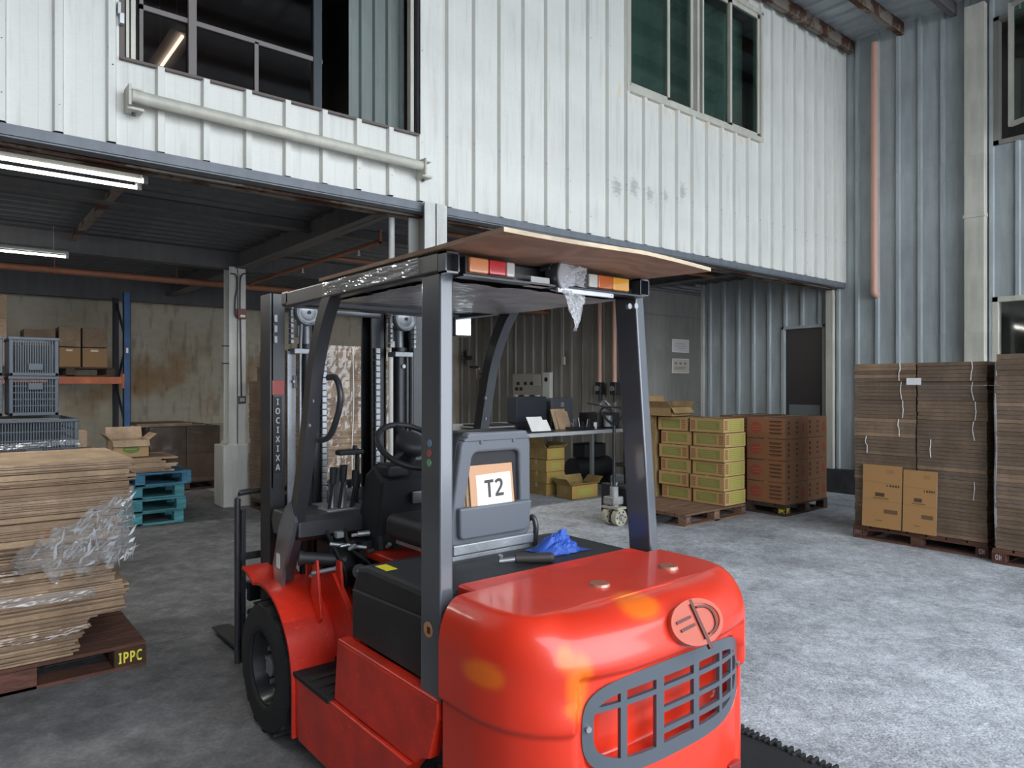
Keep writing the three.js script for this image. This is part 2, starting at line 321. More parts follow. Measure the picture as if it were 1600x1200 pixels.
// mezzanine: decking, floor, beams and columns
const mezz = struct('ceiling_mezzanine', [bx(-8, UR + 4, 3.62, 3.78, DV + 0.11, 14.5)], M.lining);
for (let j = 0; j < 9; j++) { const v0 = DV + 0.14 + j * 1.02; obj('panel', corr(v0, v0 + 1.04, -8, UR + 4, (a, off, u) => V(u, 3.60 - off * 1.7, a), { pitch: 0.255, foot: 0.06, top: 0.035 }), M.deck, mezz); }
const ibeam = (g, a, b, w, y0, y1, alongU, at) => {                 // web and two flanges
  if (alongU) g.push(bx(a, b, y0, y0 + 0.014, at - w / 2, at + w / 2), bx(a, b, y1 - 0.014, y1, at - w / 2, at + w / 2), bx(a, b, y0, y1, at - 0.006, at + 0.006));
  else g.push(bx(at - w / 2, at + w / 2, y0, y0 + 0.014, a, b), bx(at - w / 2, at + w / 2, y1 - 0.014, y1, a, b), bx(at - 0.006, at + 0.006, y0, y1, a, b));
  return g;
};
for (const [a, b, w, y0, al, at] of [[-8, UR, 0.18, 3.30, true, 10.16], [-8, UR, 0.18, 3.16, true, 13.9], [-8, 9.5, 0.12, 3.42, true, 7.7], [5.62, 14.4, 0.19, 3.30, false, 3.30], [5.62, 14.4, 0.19, 3.30, false, -2.5], [5.62, 14.4, 0.19, 3.30, false, 9.1]])
  struct('beam', ibeam([], a, b, w, y0, 3.56, al, at), M.beam);
struct('beam', [bx(1.24, 1.30, 3.44, 3.50, 5.6, 10), bx(1.235, 1.305, 3.43, 3.44, 5.6, 10)], M.rustBeam);
function hcol(name, u0, u1, v0, v1, y0, y1, m) { const c = (u0 + u1) / 2; return struct(name, [bx(u0, u1, y0, y1, v0, v0 + 0.016), bx(u0, u1, y0, y1, v1 - 0.016, v1), bx(c - 0.006, c + 0.006, y0, y1, v0, v1)], m); }
hcol('column_front', 3.27, 3.50, 5.22, 5.50, 0, 3.27, M.column);
struct('column_front_pipe', [cyl(V(3.16, 0, 5.60), V(3.16, 3.3, 5.60), 0.028, 0.028, 12), bx(3.13, 3.19, 2.2, 2.23, 5.57, 5.64)], M.column);
const icol = hcol('column_inner', 3.12, 3.345, 10.02, 10.26, 0.855, 3.32, M.column);
obj('base_plate', [bx(3.09, 3.37, 0.855, 0.872, 9.99, 10.29), ...[[3.11, 10.0], [3.35, 10.0], [3.11, 10.28], [3.35, 10.28]].map(([u, v]) => cyl(V(u, 0.872, v), V(u, 0.90, v), 0.012, 0.012, 6))], M.column, icol);
obj('pedestal', bx(3.03, 3.45, 0, 0.855, 9.97, 10.40, 0.015), M.column, icol);
// back of the hall
struct('wall_back', bx(-8, 10.1, 0, 3.62, 14.4, 14.55), M.plaster);
struct('wall_inner_left', bx(-8.15, -8, 0, ROOF, DV, 14.55), M.plaster);
const wallRoom = struct('wall_room', [bx(10.04, 10.12, 0, 3.62, 8.96, 14.4), bx(10.0, 15, 0, 3.62, 8.96, 9.06)], M.brownWall);
M.brownSheet = std(lin(0.30, 0.285, 0.26), 0.5, 0, { map: T.grime });
for (let j = 0; j < 5; j++) obj('panel', corr(9.0 + j * 1.09, 9.0 + (j + 1) * 1.09 + 0.02, 0, 3.55, (a, off, y) => V(10.03 - off, y, a)), M.brownSheet, wallRoom);
obj('end_post', [bx(10.0, 10.1, 0, 3.55, 8.9, 8.99)], M.column, wallRoom);
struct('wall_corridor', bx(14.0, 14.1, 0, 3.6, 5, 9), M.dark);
struct('trim_5', bx(UR - 0.03, UR + 0.13, 0, 3.55, 7.9, 7.96), M.column);
// rooms upstairs
M.upWall = std(lin(0.16, 0.135, 0.12), 0.9);
struct('wall_upstairs', [bx(-8, UR, 3.78, ROOF, 9.3, 9.4), bx(4.3, 4.4, 3.78, ROOF, DV + 0.11, 9.3), bx(-8, UR, ROOF - 0.02, ROOF + 0.05, DV + 0.11, 9.3), bx(-8, -7.9, 3.78, ROOF, DV, 9.3)], M.upWall);
// upper opening: aluminium track on the left, brown glazed grid set back, pleated grey-green sheet on the right
const win1 = struct('window_1', [bx(OP[0], OP[0] + 0.035, OP[2], OP[3], DV + 0.02, DV + 0.12), bx(OP[0], OP[1], OP[2] - 0.01, OP[2] + 0.008, DV - 0.02, DV + 0.3), bx(OP[0], OP[1], OP[3] - 0.02, OP[3], DV, DV + 0.3)], M.upWall);
obj('track', [bx(0.985, 1.005, OP[2] + 0.01, OP[3], DV + 0.03, DV + 0.07, 0.003), bx(1.02, 1.05, OP[2] + 0.01, OP[3], DV + 0.06, DV + 0.10, 0.003)], M.cream, win1);
obj('latch', [bx(0.925, 0.945, 4.14, 4.22, DV - 0.03, DV + 0.01, 0.003), bx(0.935, 0.965, 4.08, 4.15, DV - 0.035, DV + 0.01, 0.003)], M.steel, win1);
M.taupe = std(lin(0.20, 0.175, 0.165), 0.6);
M.brownGlass = phy(lin(0.42, 0.36, 0.33), 0.06, 0, { transmission: 1, thickness: 0, ior: 1.5 });
obj('window_frame', [bx(1.10, 2.46, 4.325, 4.36, DV + 0.2, DV + 0.24), bx(1.10, 2.46, 3.87, 3.90, DV + 0.2, DV + 0.24), bx(1.42, 1.475, 3.87, OP[3], DV + 0.18, DV + 0.25), bx(1.905, 1.935, 3.87, 4.34, DV + 0.2, DV + 0.24), bx(1.10, 1.125, 3.87, OP[3], DV + 0.2, DV + 0.24), bx(1.10, 2.46, 5.0, 5.035, DV + 0.2, DV + 0.24)], M.taupe, win1);
obj('mullion', bx(2.38, 2.45, 3.87, OP[3], DV + 0.19, DV + 0.26), std(lin(0.035, 0.045, 0.055), 0.5), win1);
for (const [a, b, c, d] of [[1.125, 1.42, 3.9, 4.325], [1.475, 1.905, 3.9, 4.325], [1.935, 2.38, 3.9, 4.325], [1.125, 1.42, 4.36, 5.0], [1.475, 2.38, 4.36, 5.0]]) obj('pane', bx(a, b, c, d, DV + 0.215, DV + 0.221), M.brownGlass, win1);
M.pleat = std(lin(0.20, 0.235, 0.225), 0.55, 0, { map: T.grime });
obj('pleated_sheet', corr(2.69, 3.24, 3.87, OP[3], (a, off, y) => V(a, y, DV + 0.22 - off), { pitch: 0.128, top: 0.008, foot: 0.02, rise: 0.028 }), M.pleat, win1);
obj('edge_post', bx(3.20, 3.235, OP[2], OP[3], DV + 0.04, DV + 0.1, 0.004), M.cream, win1);
// right windows: two sliding pairs in cream frames
const win2 = struct('window_2', [bx(WN[0], WN[1], WN[2] - 0.04, WN[2] + 0.03, DV - 0.035, DV + 0.1, 0.005), bx(WN[0], WN[1], WN[3] - 0.03, WN[3] + 0.03, DV - 0.03, DV + 0.1, 0.005), bx(WN[0], WN[0] + 0.05, WN[2], WN[3], DV - 0.03, DV + 0.1, 0.005), bx(WN[1] - 0.05, WN[1], WN[2], WN[3], DV - 0.03, DV + 0.1, 0.005), bx(7.20, 7.245, WN[2], WN[3], DV - 0.03, DV + 0.1, 0.005), bx(7.30, 7.335, WN[2], WN[3], DV - 0.03, DV + 0.1, 0.005)], M.cream);
for (const [a, b, dv] of [[5.98, 6.71, 0.0], [6.66, 7.20, 0.035], [7.335, 7.98, 0.035], [7.93, 8.61, 0.0]]) {
  const y0 = WN[2] + 0.03, y1 = WN[3] - 0.03, v0 = DV + dv;
  const f = obj('sash', [bx(a, a + 0.045, y0, y1, v0, v0 + 0.03), bx(b - 0.045, b, y0, y1, v0, v0 + 0.03), bx(a, b, y0, y0 + 0.05, v0, v0 + 0.03), bx(a, b, y1 - 0.05, y1, v0, v0 + 0.03)], M.cream, win2);
  obj('pane', bx(a + 0.045, b - 0.045, y0 + 0.05, y1 - 0.05, v0 + 0.012, v0 + 0.018), M.glass, f);
}
obj('added_backing', bx(WN[0], WN[1], WN[2], WN[3], DV + 0.30, DV + 0.31), std(lin(0.30, 0.34, 0.335), 0.8, 0, { map: T.grime }), win2);  // sheet added behind the panes; its pale tone stands for reflections
// upper right casement, standing open, and the lower window
const win3 = struct('window_3', [bx(UR - 0.02, UR + 0.1, UPW[2], UPW[2] + 0.06, UPW[0], UPW[1]), bx(UR - 0.02, UR + 0.1, UPW[3] - 0.05, UPW[3], UPW[0], UPW[1]), bx(UR - 0.02, UR + 0.1, UPW[2], UPW[3], UPW[1] - 0.06, UPW[1]), bx(UR - 0.02, UR + 0.1, UPW[2], UPW[3], UPW[0], UPW[0] + 0.06)], M.brownSheet);
{ const f = obj('sash', [bx(UR - 0.16, UR - 0.12, 5.06, 6.66, 3.02, 3.08), bx(UR - 0.55, UR - 0.51, 5.06, 6.66, 2.2, 2.26), bar(V(UR - 0.14, 5.08, 3.05), V(UR - 0.53, 5.08, 2.23), 0.035, 0.06), bar(V(UR - 0.14, 6.63, 3.05), V(UR - 0.53, 6.63, 2.23), 0.035, 0.06)], M.cream, win3);
  obj('pane', bar(V(UR - 0.14, 5.855, 3.03), V(UR - 0.53, 5.855, 2.25), 0.006, 1.5), M.glass, f); }
const win4 = struct('window_4', [bx(UR - 0.03, UR + 0.1, LOW[2], LOW[2] + 0.06, LOW[0], LOW[1], 0.004), bx(UR - 0.03, UR + 0.1, LOW[3] - 0.07, LOW[3], LOW[0], LOW[1], 0.004), bx(UR - 0.03, UR + 0.1, LOW[2], LOW[3], LOW[1] - 0.07, LOW[1], 0.004), bx(UR - 0.03, UR + 0.1, LOW[2], LOW[3], LOW[0], LOW[0] + 0.07, 0.004), bx(UR, UR + 0.06, LOW[2], LOW[3], 2.45, 2.52)], M.cream);
obj('pane', bx(UR + 0.03, UR + 0.036, LOW[2] + 0.06, LOW[3] - 0.07, LOW[0] + 0.07, LOW[1] - 0.07), M.clear, win4);
struct('wall_annex', [bx(12.4, 12.5, 0, ROOF, -0.2, 5), bx(UR + 0.12, 12.5, 0, ROOF, 4.6, 4.7), bx(UR + 0.12, 12.5, 0, ROOF, -0.2, -0.1), bx(UR + 0.12, 12.5, 3.3, 3.4, -0.2, 4.6), bx(UR + 0.12, 12.5, -0.1, 0, -0.2, 4.6), bx(UR + 0.12, 12.5, ROOF, ROOF + 0.1, -0.2, 4.6)], M.brownWall);
// tall door in the right wall under the mezzanine
const door1 = struct('door_1', [bx(UR - 0.02, UR + 0.1, 0.02, 2.66, 5.60, 5.65, 0.004), bx(UR - 0.02, UR + 0.1, 0.02, 2.66, 6.31, 6.36, 0.004), bx(UR - 0.02, UR + 0.1, 2.61, 2.66, 5.60, 6.36, 0.004)], M.grey);
obj('door_leaf', bx(UR + 0.05, UR + 0.09, 0.02, 2.61, 5.65, 6.31, 0.003), std(lin(0.035, 0.03, 0.03), 0.35), door1);
obj('kick_panel', bx(UR + 0.042, UR + 0.052, 0.05, 1.36, 5.72, 6.25, 0.003), std(lin(0.16, 0.18, 0.19), 0.5), door1);
obj('door_handle', [cyl(V(UR + 0.05, 1.15, 5.72), V(UR - 0.01, 1.15, 5.72), 0.01), bx(UR - 0.02, UR - 0.005, 1.14, 1.16, 5.70, 5.82, 0.004)], M.steel, door1);
// ---------------------------------------------------------------- forklift
const CU = 1.82;
M.red = phy(lin(0.98, 0.040, 0.014), 0.42, 0, { clearcoat: 0.25, clearcoatRoughness: 0.2, map: T.scuff });
M.redV = phy(lin(1, 1, 1), 0.38, 0, { clearcoat: 0.55, clearcoatRoughness: 0.12, vertexColors: true });
M.blackPaint = phy(lin(0.030, 0.031, 0.035), 0.38, 0, { clearcoat: 0.5, clearcoatRoughness: 0.3 });
M.greyPaint = phy(lin(0.075, 0.082, 0.095), 0.30, 0, { clearcoat: 1.0, clearcoatRoughness: 0.10 });
M.plastic = std(lin(0.028, 0.030, 0.034), 0.55, 0, { map: T.scuff });
M.seatShell = std(lin(0.13, 0.145, 0.165), 0.36, 0);
M.rubber = std(lin(0.022, 0.023, 0.024), 0.8, 0, { map: T.scuff });
M.mast = phy(lin(0.028, 0.030, 0.036), 0.4, 0.1, { clearcoat: 0.3, clearcoatRoughness: 0.3, map: T.scuff });
M.chrome = std(lin(0.70, 0.71, 0.72), 0.18, 1);
M.castIron = std(lin(0.48, 0.50, 0.52), 0.4, 0.6, { map: T.scuff });
M.film = phy(lin(0.97, 0.975, 0.98), 0.07, 0, { transmission: 1, thickness: 0, ior: 1.6, side: THREE.DoubleSide });
M.filmDense = phy(lin(0.94, 0.95, 0.96), 0.10, 0, { transmission: 0.86, thickness: 0, ior: 1.8, side: THREE.DoubleSide });
M.filmWhite = phy(lin(0.93, 0.94, 0.95), 0.12, 0, { transmission: 0.55, thickness: 0, ior: 1.7, side: THREE.DoubleSide });
M.filmDull = phy(lin(0.80, 0.79, 0.77), 0.35, 0, { transmission: 1, thickness: 0, ior: 1.4, side: THREE.DoubleSide });
M.filmTail = phy(lin(0.95, 0.96, 0.97), 0.08, 0, { transmission: 0.80, thickness: 0, ior: 1.9, side: THREE.DoubleSide });
const fork = thing('forklift', 'red forklift with black overhead guard and a plywood sheet on top', 'forklift', V(CU, 0, 2.6));
const FU = (x) => CU + x;

function crumple(w, h, nu, nv, amp, s, place) {                     // a creased sheet: place(a, b, bump) -> Vector3, a and b in 0..1
  const pos = [], P = [];
  const ridge = (a, b, n, k) => Math.abs(vnoise(a, b, n, k) - 0.5) * 2;
  for (let j = 0; j <= nv; j++) for (let i = 0; i <= nu; i++) { const a = i / nu, b = j / nv; P.push(place(a, b, amp * (ridge(a * 0.97, b * 0.97, 5, s) * 0.8 + ridge(a * 0.97, b * 0.97, 13, s + 1) * 0.5 + ridge(a * 0.97, b * 0.97, 29, s + 2) * 0.25 - 0.7))); }
  for (let j = 0; j < nv; j++) for (let i = 0; i < nu; i++) { const a = P[j * (nu + 1) + i], b = P[j * (nu + 1) + i + 1], c = P[(j + 1) * (nu + 1) + i + 1], d = P[(j + 1) * (nu + 1) + i]; for (const q of [a, b, c, a, c, d]) pos.push(q.x, q.y, q.z); }
  const g = new THREE.BufferGeometry(); g.setAttribute('position', new THREE.Float32BufferAttribute(pos, 3)); g.computeVertexNormals();
  return g;
}
function loftSheet(rows, closed = false) {                          // rows of Vector3, smooth normals
  const n = rows[0].length, pos = [], idx = [];
  for (const r of rows) for (const p of r) pos.push(p.x, p.y, p.z);
  for (let j = 0; j + 1 < rows.length; j++) for (let i = 0; i + 1 < n + (closed ? 1 : 0); i++) { const a = j * n + i, b = j * n + (i + 1) % n, c = (j + 1) * n + (i + 1) % n, d = (j + 1) * n + i; idx.push(a, b, c, a, c, d); }
  const g = new THREE.BufferGeometry(); g.setAttribute('position', new THREE.Float32BufferAttribute(pos, 3)); g.setIndex(idx); g.computeVertexNormals();
  return g;
}
const sidePoly = (poly, u0, u1, bev = 0, holes) => {                // polygon in (v, y) extruded across u
  const s = new THREE.Shape(poly.map(([v, y]) => new THREE.Vector2(v, y)));
  const g = new THREE.ExtrudeGeometry(s, { depth: Math.abs(u1 - u0) - 2 * bev, bevelEnabled: bev > 0, bevelSize: bev, bevelThickness: bev, bevelOffset: -bev, bevelSegments: 2 });
  g.translate(0, 0, bev);                                           // shape x = v, y = y, depth = +u
  const m = new THREE.Matrix4().set(0, 0, 1, Math.min(u0, u1), 0, 1, 0, 0, -1, 0, 0, 0, 0, 0, 0, 1);
  return g.applyMatrix4(m);
};
// ---- counterweight
const cwCtl = [[-0.585, 1.89], [-0.585, 1.80], [-0.582, 1.69], [-0.548, 1.565], [-0.462, 1.462], [-0.30, 1.405], [0, 1.388], [0.30, 1.405], [0.462, 1.462], [0.548, 1.565], [0.582, 1.69], [0.585, 1.80], [0.585, 1.89]];
const cwCurve = new THREE.CatmullRomCurve3(cwCtl.map(([x, v]) => new THREE.Vector3(x, 0, v)), false, 'centripetal');
const cwLen = cwCurve.getLength();
const cwAt = (s) => { const p = cwCurve.getPointAt(clamp(s, 0, 1)), t = cwCurve.getTangentAt(clamp(s, 0, 1)); return { x: p.x, v: p.z, nx: -t.z, nv: t.x }; };   // n points inwards
const inGrille = (x, y) => { const q = Math.hypot(Math.max(0, Math.abs(x - 0.015) - 0.31) / 0.075, Math.max(0, Math.abs(y - 0.665) - 0.05) / 0.075); return 1 - sstep(0.85, 1.1, q); };
function cwPoint(s, row, out = 0) {                                 // row: [y, roll] with roll the angle of the shoulder, 0..1
  const p = cwAt(s), rear = sstep(0.56, 0.40, Math.abs(p.x)), R = lerp(0.085, 0.15, rear), th = row[1] * Math.PI / 2;
  let y = row[0] + (row[1] > 0 ? 0.15 * Math.sin(th) : 0), d = R * (1 - Math.cos(th)) - out;
  const mid = sstep(0.418, 0.398, Math.abs(p.x)), yb = lerp(0.685, 0.838, mid);
  d += lerp(0.016, 0.028, mid) * sstep(yb + 0.006, yb - 0.008, y);
  if (row[1] === 0) d += 0.075 * inGrille(p.x, y);
  const crease = 0.010 * Math.exp(-(((s - 0.26) / 0.05) ** 2)) * sstep(0.70, 0.8, y); d += crease;
  return V(FU(p.x + p.nx * d), y, p.v + p.nv * d);
}
const CW = (() => {
  const rows = []; for (let j = 0; j <= 56; j++) rows.push([lerp(0.20, 0.85, j / 56), 0]);
  for (let j = 1; j <= 16; j++) rows.push([0.85, j / 16]);
  const NS = 168, pts = rows.map((r) => Array.from({ length: NS + 1 }, (_, i) => cwPoint(i / NS, r)));
  const last = pts[pts.length - 1], half = NS / 2, cap = [];        // the top, from left edge to right edge
  for (let i = 0; i <= half; i++) { const L = last[i], Rr = last[NS - i], row = []; for (let k = 0; k <= 40; k++) { const q = L.clone().lerp(Rr, k / 40); q.y += 0.006 * Math.sin(Math.PI * k / 40); row.push(q); } cap.push(row); }
  // front closing face
  const front = [pts.map((r) => r[0]), pts.map((r) => r[NS])];
  const flip = (g) => { const a = g.index.array; for (let i = 0; i < a.length; i += 3) { const t = a[i]; a[i] = a[i + 1]; a[i + 1] = t; } g.computeVertexNormals(); return g; };
  const body = loftSheet(pts), top = loftSheet(cap), fr = loftSheet(front);
  // cut the rear wheel arches: drop faces of the side below the arch
  const pos = body.attributes.position, idx = body.index.array, keep = [];
  for (let i = 0; i < idx.length; i += 3) { let cy = 0, cv = 0, cx = 0; for (let k = 0; k < 3; k++) { cy += pos.getY(idx[i + k]) / 3; cv -= pos.getZ(idx[i + k]) / 3; cx += (pos.getX(idx[i + k]) - CU) / 3; } if (!(Math.abs(cx) > 0.44 && Math.hypot(cv - 1.86, cy - 0.14) < 0.33)) keep.push(idx[i], idx[i + 1], idx[i + 2]); }
  body.setIndex(keep); body.computeVertexNormals();
  return [body, top, fr].map((g) => g.toNonIndexed());
})();
for (const g of CW) {                                               // paint: red with orange touch-up spots
  const p = g.attributes.position, c = new Float32Array(p.count * 3);
  const spots = [[1.425, 0.83, 1.47, 0.05, 0.11], [1.39, 0.90, 1.48, 0.035, 0.05], [1.72, 0.985, 1.45, 0.085, 0.03], [1.24, 0.83, 1.63, 0.03, 0.045], [1.40, 0.76, 1.50, 0.03, 0.03]];
  for (let i = 0; i < p.count; i++) {
    const x = p.getX(i), y = p.getY(i), v = -p.getZ(i);
    const n = fbm(x * 0.31 + 0.5, y * 0.31 + v * 0.2, 16, 121, 4), n2 = fbm(x * 0.2 + v * 0.13, y * 0.2 + 0.3, 24, 127, 3);
    let k = 0; for (const [su, sy, sv, ru, ry] of spots) k = Math.max(k, sstep(1.1, 0.55, Math.hypot((x - su) / ru, (y - sy) / ry, (v - sv) / 0.14) + (n - 0.5) * 0.9));
    const m = 0.92 + (n2 - 0.5) * 0.3;
    c[3 * i] = lerp(0.80 * m, 0.88, k); c[3 * i + 1] = lerp(0.036 * m, 0.15, k); c[3 * i + 2] = lerp(0.010 * m, 0.003, k);
  }
  g.setAttribute('color', new THREE.BufferAttribute(c, 3));
}
const cw = obj('counterweight', CW.map((g) => { if (!g.attributes.uv) g.setAttribute('uv', new THREE.BufferAttribute(new Float32Array(g.attributes.position.count * 2), 2)); return g; }), M.redV, fork, { label: 'rounded red counterweight with orange touch-up spots' });
// engine bay behind the grille and dark louvre
obj('counterweight_deck', [bx(FU(-0.44), FU(0.44), 0.93, 0.999, 1.84, 2.0, 0.012)], M.red, fork);
// lifting-eye caps
M.cap = phy(lin(0.50, 0.20, 0.13), 0.25, 0.1, { clearcoat: 1 });
for (const u of [1.735, 2.10]) obj('cap', [cyl(V(u, 0.998, 1.665), V(u, 1.014, 1.665), 0.038, 0.033, 24)], M.cap, cw);
// emblem on the shoulder
{ const tilt = 0.50, o = new THREE.Vector3(1.893, 0.915, -1.398), R = new THREE.Vector3(1, 0, 0), N = new THREE.Vector3(0, Math.sin(tilt), Math.cos(tilt)), U = new THREE.Vector3().crossVectors(N, R);
  const m = new THREE.Matrix4().makeBasis(R, U, N); m.setPosition(o);
  const ell = (a, b, n = 40) => Array.from({ length: n }, (_, i) => [a * Math.cos(i / n * 2 * Math.PI), b * Math.sin(i / n * 2 * Math.PI)]);
  M.emblem = phy(lin(0.52, 0.10, 0.055), 0.22, 0.1, { clearcoat: 1, clearcoatRoughness: 0.1 });
  const e = obj('emblem', [prism(ell(0.126, 0.070), 0.02, 0.004).applyMatrix4(m)], M.emblem, fork, { label: 'raised oval emblem split by a slanted bar' });
  const ring = new THREE.Shape(ell(0.128, 0.072).map(([x, y]) => new THREE.Vector2(x, y))); ring.holes.push(new THREE.Path(ell(0.112, 0.057).map(([x, y]) => new THREE.Vector2(x, y))));
  const rg = new THREE.ExtrudeGeometry(ring, { depth: 0.008, bevelEnabled: false }).translate(0, 0, 0.008).applyMatrix4(m);
  const dk = std(lin(0.12, 0.03, 0.025), 0.4);
  obj('emblem_rim', rg, M.emblem, e);
  obj('emblem_bar', [prism([[-0.004, 0.070], [0.010, 0.070], [0.022, -0.088], [0.006, -0.088]], 0.012, 0.002).translate(0, 0, 0.012).applyMatrix4(m)], dk, e);
  obj('emblem_stripe', [[-0.095, -0.02, 0.010], [-0.088, -0.015, -0.016]].map(([a, b, y]) => prism([[a, y], [b, y + 0.006], [b, y + 0.015], [a, y + 0.009]], 0.008).translate(0, 0, 0.010).applyMatrix4(m)), dk, e);
  const D = new THREE.Shape(); D.moveTo(0.022, 0.046); D.quadraticCurveTo(0.10, 0.045, 0.098, 0); D.quadraticCurveTo(0.095, -0.048, 0.032, -0.048); D.lineTo(0.033, -0.042); D.quadraticCurveTo(0.086, -0.04, 0.088, 0); D.quadraticCurveTo(0.09, 0.038, 0.022, 0.039);
  obj('emblem_letter', new THREE.ExtrudeGeometry(D, { depth: 0.006, bevelEnabled: false }).translate(0, 0, 0.009).applyMatrix4(m), dk, e);
}
// grille: a curved dark frame with bars that follows the rear face
{ M.grille = phy(lin(0.085, 0.10, 0.12), 0.4, 0.1, { clearcoat: 0.3 });
  const sOf = (x) => { let a = 0, b = 1; for (let i = 0; i < 30; i++) { const m = (a + b) / 2; if (cwAt(m).x < x) a = m; else b = m; } return (a + b) / 2; };
  const strip = (fn, n, w) => {                                     // fn(t) -> [x, y, nx, ny]: centre line and half-width direction, in the face
    const rows = [];
    for (let i = 0; i <= n; i++) { const [x, y, dx, dy, hw = w] = fn(i / n); const row = []; for (const [k, o] of [[-1, -0.010], [-1, 0.004], [1, 0.004], [1, -0.010]]) row.push(cwFace(x + dx * hw * k, y + dy * hw * k, o)); rows.push(row); }
    return toCreasedNormals(loftSheet(rows, true), 0.5);
  };
  const cwFace = (x, y, out) => { const p = cwAt(sOf(x)), d = 0.028 - out; return V(FU(p.x + p.nx * d), y, p.v + p.nv * d); };
  const RX = 0.40, RY = 0.142, CY = 0.668, X0 = 0.015;
  const rim = (t) => { const a = t * 2 * Math.PI, c = Math.cos(a), s = Math.sin(a), e = 0.42; return [RX * Math.sign(c) * Math.abs(c) ** (s < 0 ? 0.55 : e), CY + RY * Math.sign(s) * Math.abs(s) ** (s < 0 ? 0.75 : 0.5)]; };
  const gr = obj('grille', strip((t) => { const [x, y] = rim(t), q = Math.hypot(x / RX, (y - CY) / RY); return [X0 + x * 0.965, CY + (y - CY) * 0.90, x / RX / q * 0.8, (y - CY) / RY / q]; }, 120, 0.024), M.grille, fork, { label: 'dark grey curved rear grille' });
  for (const [x, w] of [[-0.24, 0.013], [-0.08, 0.018], [0.105, 0.015], [0.255, 0.010], [0.345, 0.008]]) obj('bar', strip((t) => [x, lerp(x > 0.3 || x < -0.2 ? 0.56 : 0.535, 0.80, t), 1, 0], 10, w), M.grille, gr);
  for (const [y, w, x0, x1] of [[0.735, 0.008, -0.37, 0.40], [0.668, 0.008, -0.08, 0.40], [0.603, 0.009, -0.08, 0.37]]) obj('bar', strip((t) => [lerp(x0, x1, t), y, 0, 1], 24, w), M.grille, gr);
  for (const x of [-0.372, 0.40]) obj('bolt', [cyl(cwFace(x, 0.69, 0.004), cwFace(x, 0.69, 0.014), 0.009, 0.009, 8)], M.steel, gr);
}
obj('rear_reflector', bx(2.13, 2.20, 0.31, 0.36, 1.425, 1.445, 0.004), phy(lin(0.25, 0.01, 0.01), 0.15, 0, { clearcoat: 1 }), fork);
// ---- sides, step, hood, floor
for (const sg of [-1, 1]) {
  const uo = FU(sg * 0.575), ui = FU(sg * 0.53), arch = []; for (let a = 0; a <= 10; a++) { const t = Math.PI * (0.5 - a / 20 * 1) ; arch.push([1.86 + 0.335 * Math.cos(t), 0.14 + 0.335 * Math.sin(t)]); }
  const clipArch = arch.filter(([v]) => v > 1.915);
  obj('side_panel', sidePoly([[1.915, 0.655], ...[[1.915, 0.60]], ...clipArch.filter(([, y]) => y > 0.41), [2.05, 0.41], [2.675, 0.41], [2.645, 0.655]], uo, ui, 0.006), M.red, fork);
  obj('sill', sidePoly([[2.06, 0.405], [2.15, 0.30], [2.2, 0.12], [3.00, 0.12], [3.055, 0.24], [3.06, 0.405]], FU(sg * 0.592), FU(sg * 0.52), 0.006), M.red, fork);
  obj('ledge', bx(FU(sg * 0.52), FU(sg * 0.573), 0.645, 0.664, 1.92, 2.645, 0.006), M.red, fork);
  obj('step', [bx(FU(sg * 0.36), FU(sg * 0.60), 0.395, 0.412, 2.68, 3.05), ...[0, 1, 2, 3].map((k) => bx(FU(sg * 0.38), FU(sg * 0.585), 0.41, 0.418, 2.72 + k * 0.085, 2.735 + k * 0.085))], M.rubber, fork);
  // fender: a band over the front tyre with a red wall behind it
  const prof = []; for (let k = 0; k <= 22; k++) { const a = lerp(Math.PI * 1.0, Math.PI * 0.40, k / 22); prof.push([3.42 + 0.375 * Math.cos(a), 0.33 + 0.375 * Math.sin(a)]); }
  prof.unshift([3.045, 0.12]); prof.push([3.63, 0.725], [3.70, 0.735]);
  const rowsO = prof.map(([v, y]) => V(FU(sg * 0.605), y, v)), rowsI = prof.map(([v, y]) => V(FU(sg * 0.36), y, v));
  const th = prof.map(([v, y], i) => { const a = prof[Math.max(0, i - 1)], b = prof[Math.min(prof.length - 1, i + 1)], L = Math.hypot(b[0] - a[0], b[1] - a[1]); return [-(b[1] - a[1]) / L * 0.014, (b[0] - a[0]) / L * 0.014]; });
  const rowsO2 = prof.map(([v, y], i) => V(FU(sg * 0.605), y + th[i][1], v + th[i][0])), rowsI2 = prof.map(([v, y], i) => V(FU(sg * 0.36), y + th[i][1], v + th[i][0]));
  obj('fender', toCreasedNormals(loftSheet([rowsI, rowsO, rowsO2, rowsI2]), 0.6), M.red, fork);
  obj('fender_wall', sidePoly([[2.70, 0.42], [3.03, 0.42], [3.10, 0.56], [3.30, 0.70], [3.30, 0.80], [3.10, 0.80], [2.86, 0.60]], FU(sg * 0.385), FU(sg * 0.355), 0.004), M.red, fork);
  for (const [x, v] of [[0.44, 3.15], [0.365, 3.06]]) obj('fender_rib', sidePoly([[v - 0.06, 0.60], [v - 0.02, 0.56], [v + 0.06, 0.70], [v + 0.03, 0.86], [v - 0.01, 0.86]], FU(sg * x) - 0.006, FU(sg * x) + 0.006, 0.002), M.red, fork);
  obj('cross_shaft', [cyl(V(FU(sg * 0.30), 0.84, 3.14), V(FU(sg * 0.49), 0.87, 3.20), 0.03, 0.03, 16), cyl(V(FU(sg * 0.49), 0.87, 3.20), V(FU(sg * 0.505), 0.872, 3.205), 0.036, 0.036, 16)], M.plastic, fork);
}
obj('floor_plate', [bx(FU(-0.40), FU(0.40), 0.40, 0.43, 2.55, 3.40)], M.rubber, fork);
obj('bulkhead', [bx(FU(-0.38), FU(0.38), 0.43, 0.80, 3.40, 3.43, 0.006)], M.red, fork);
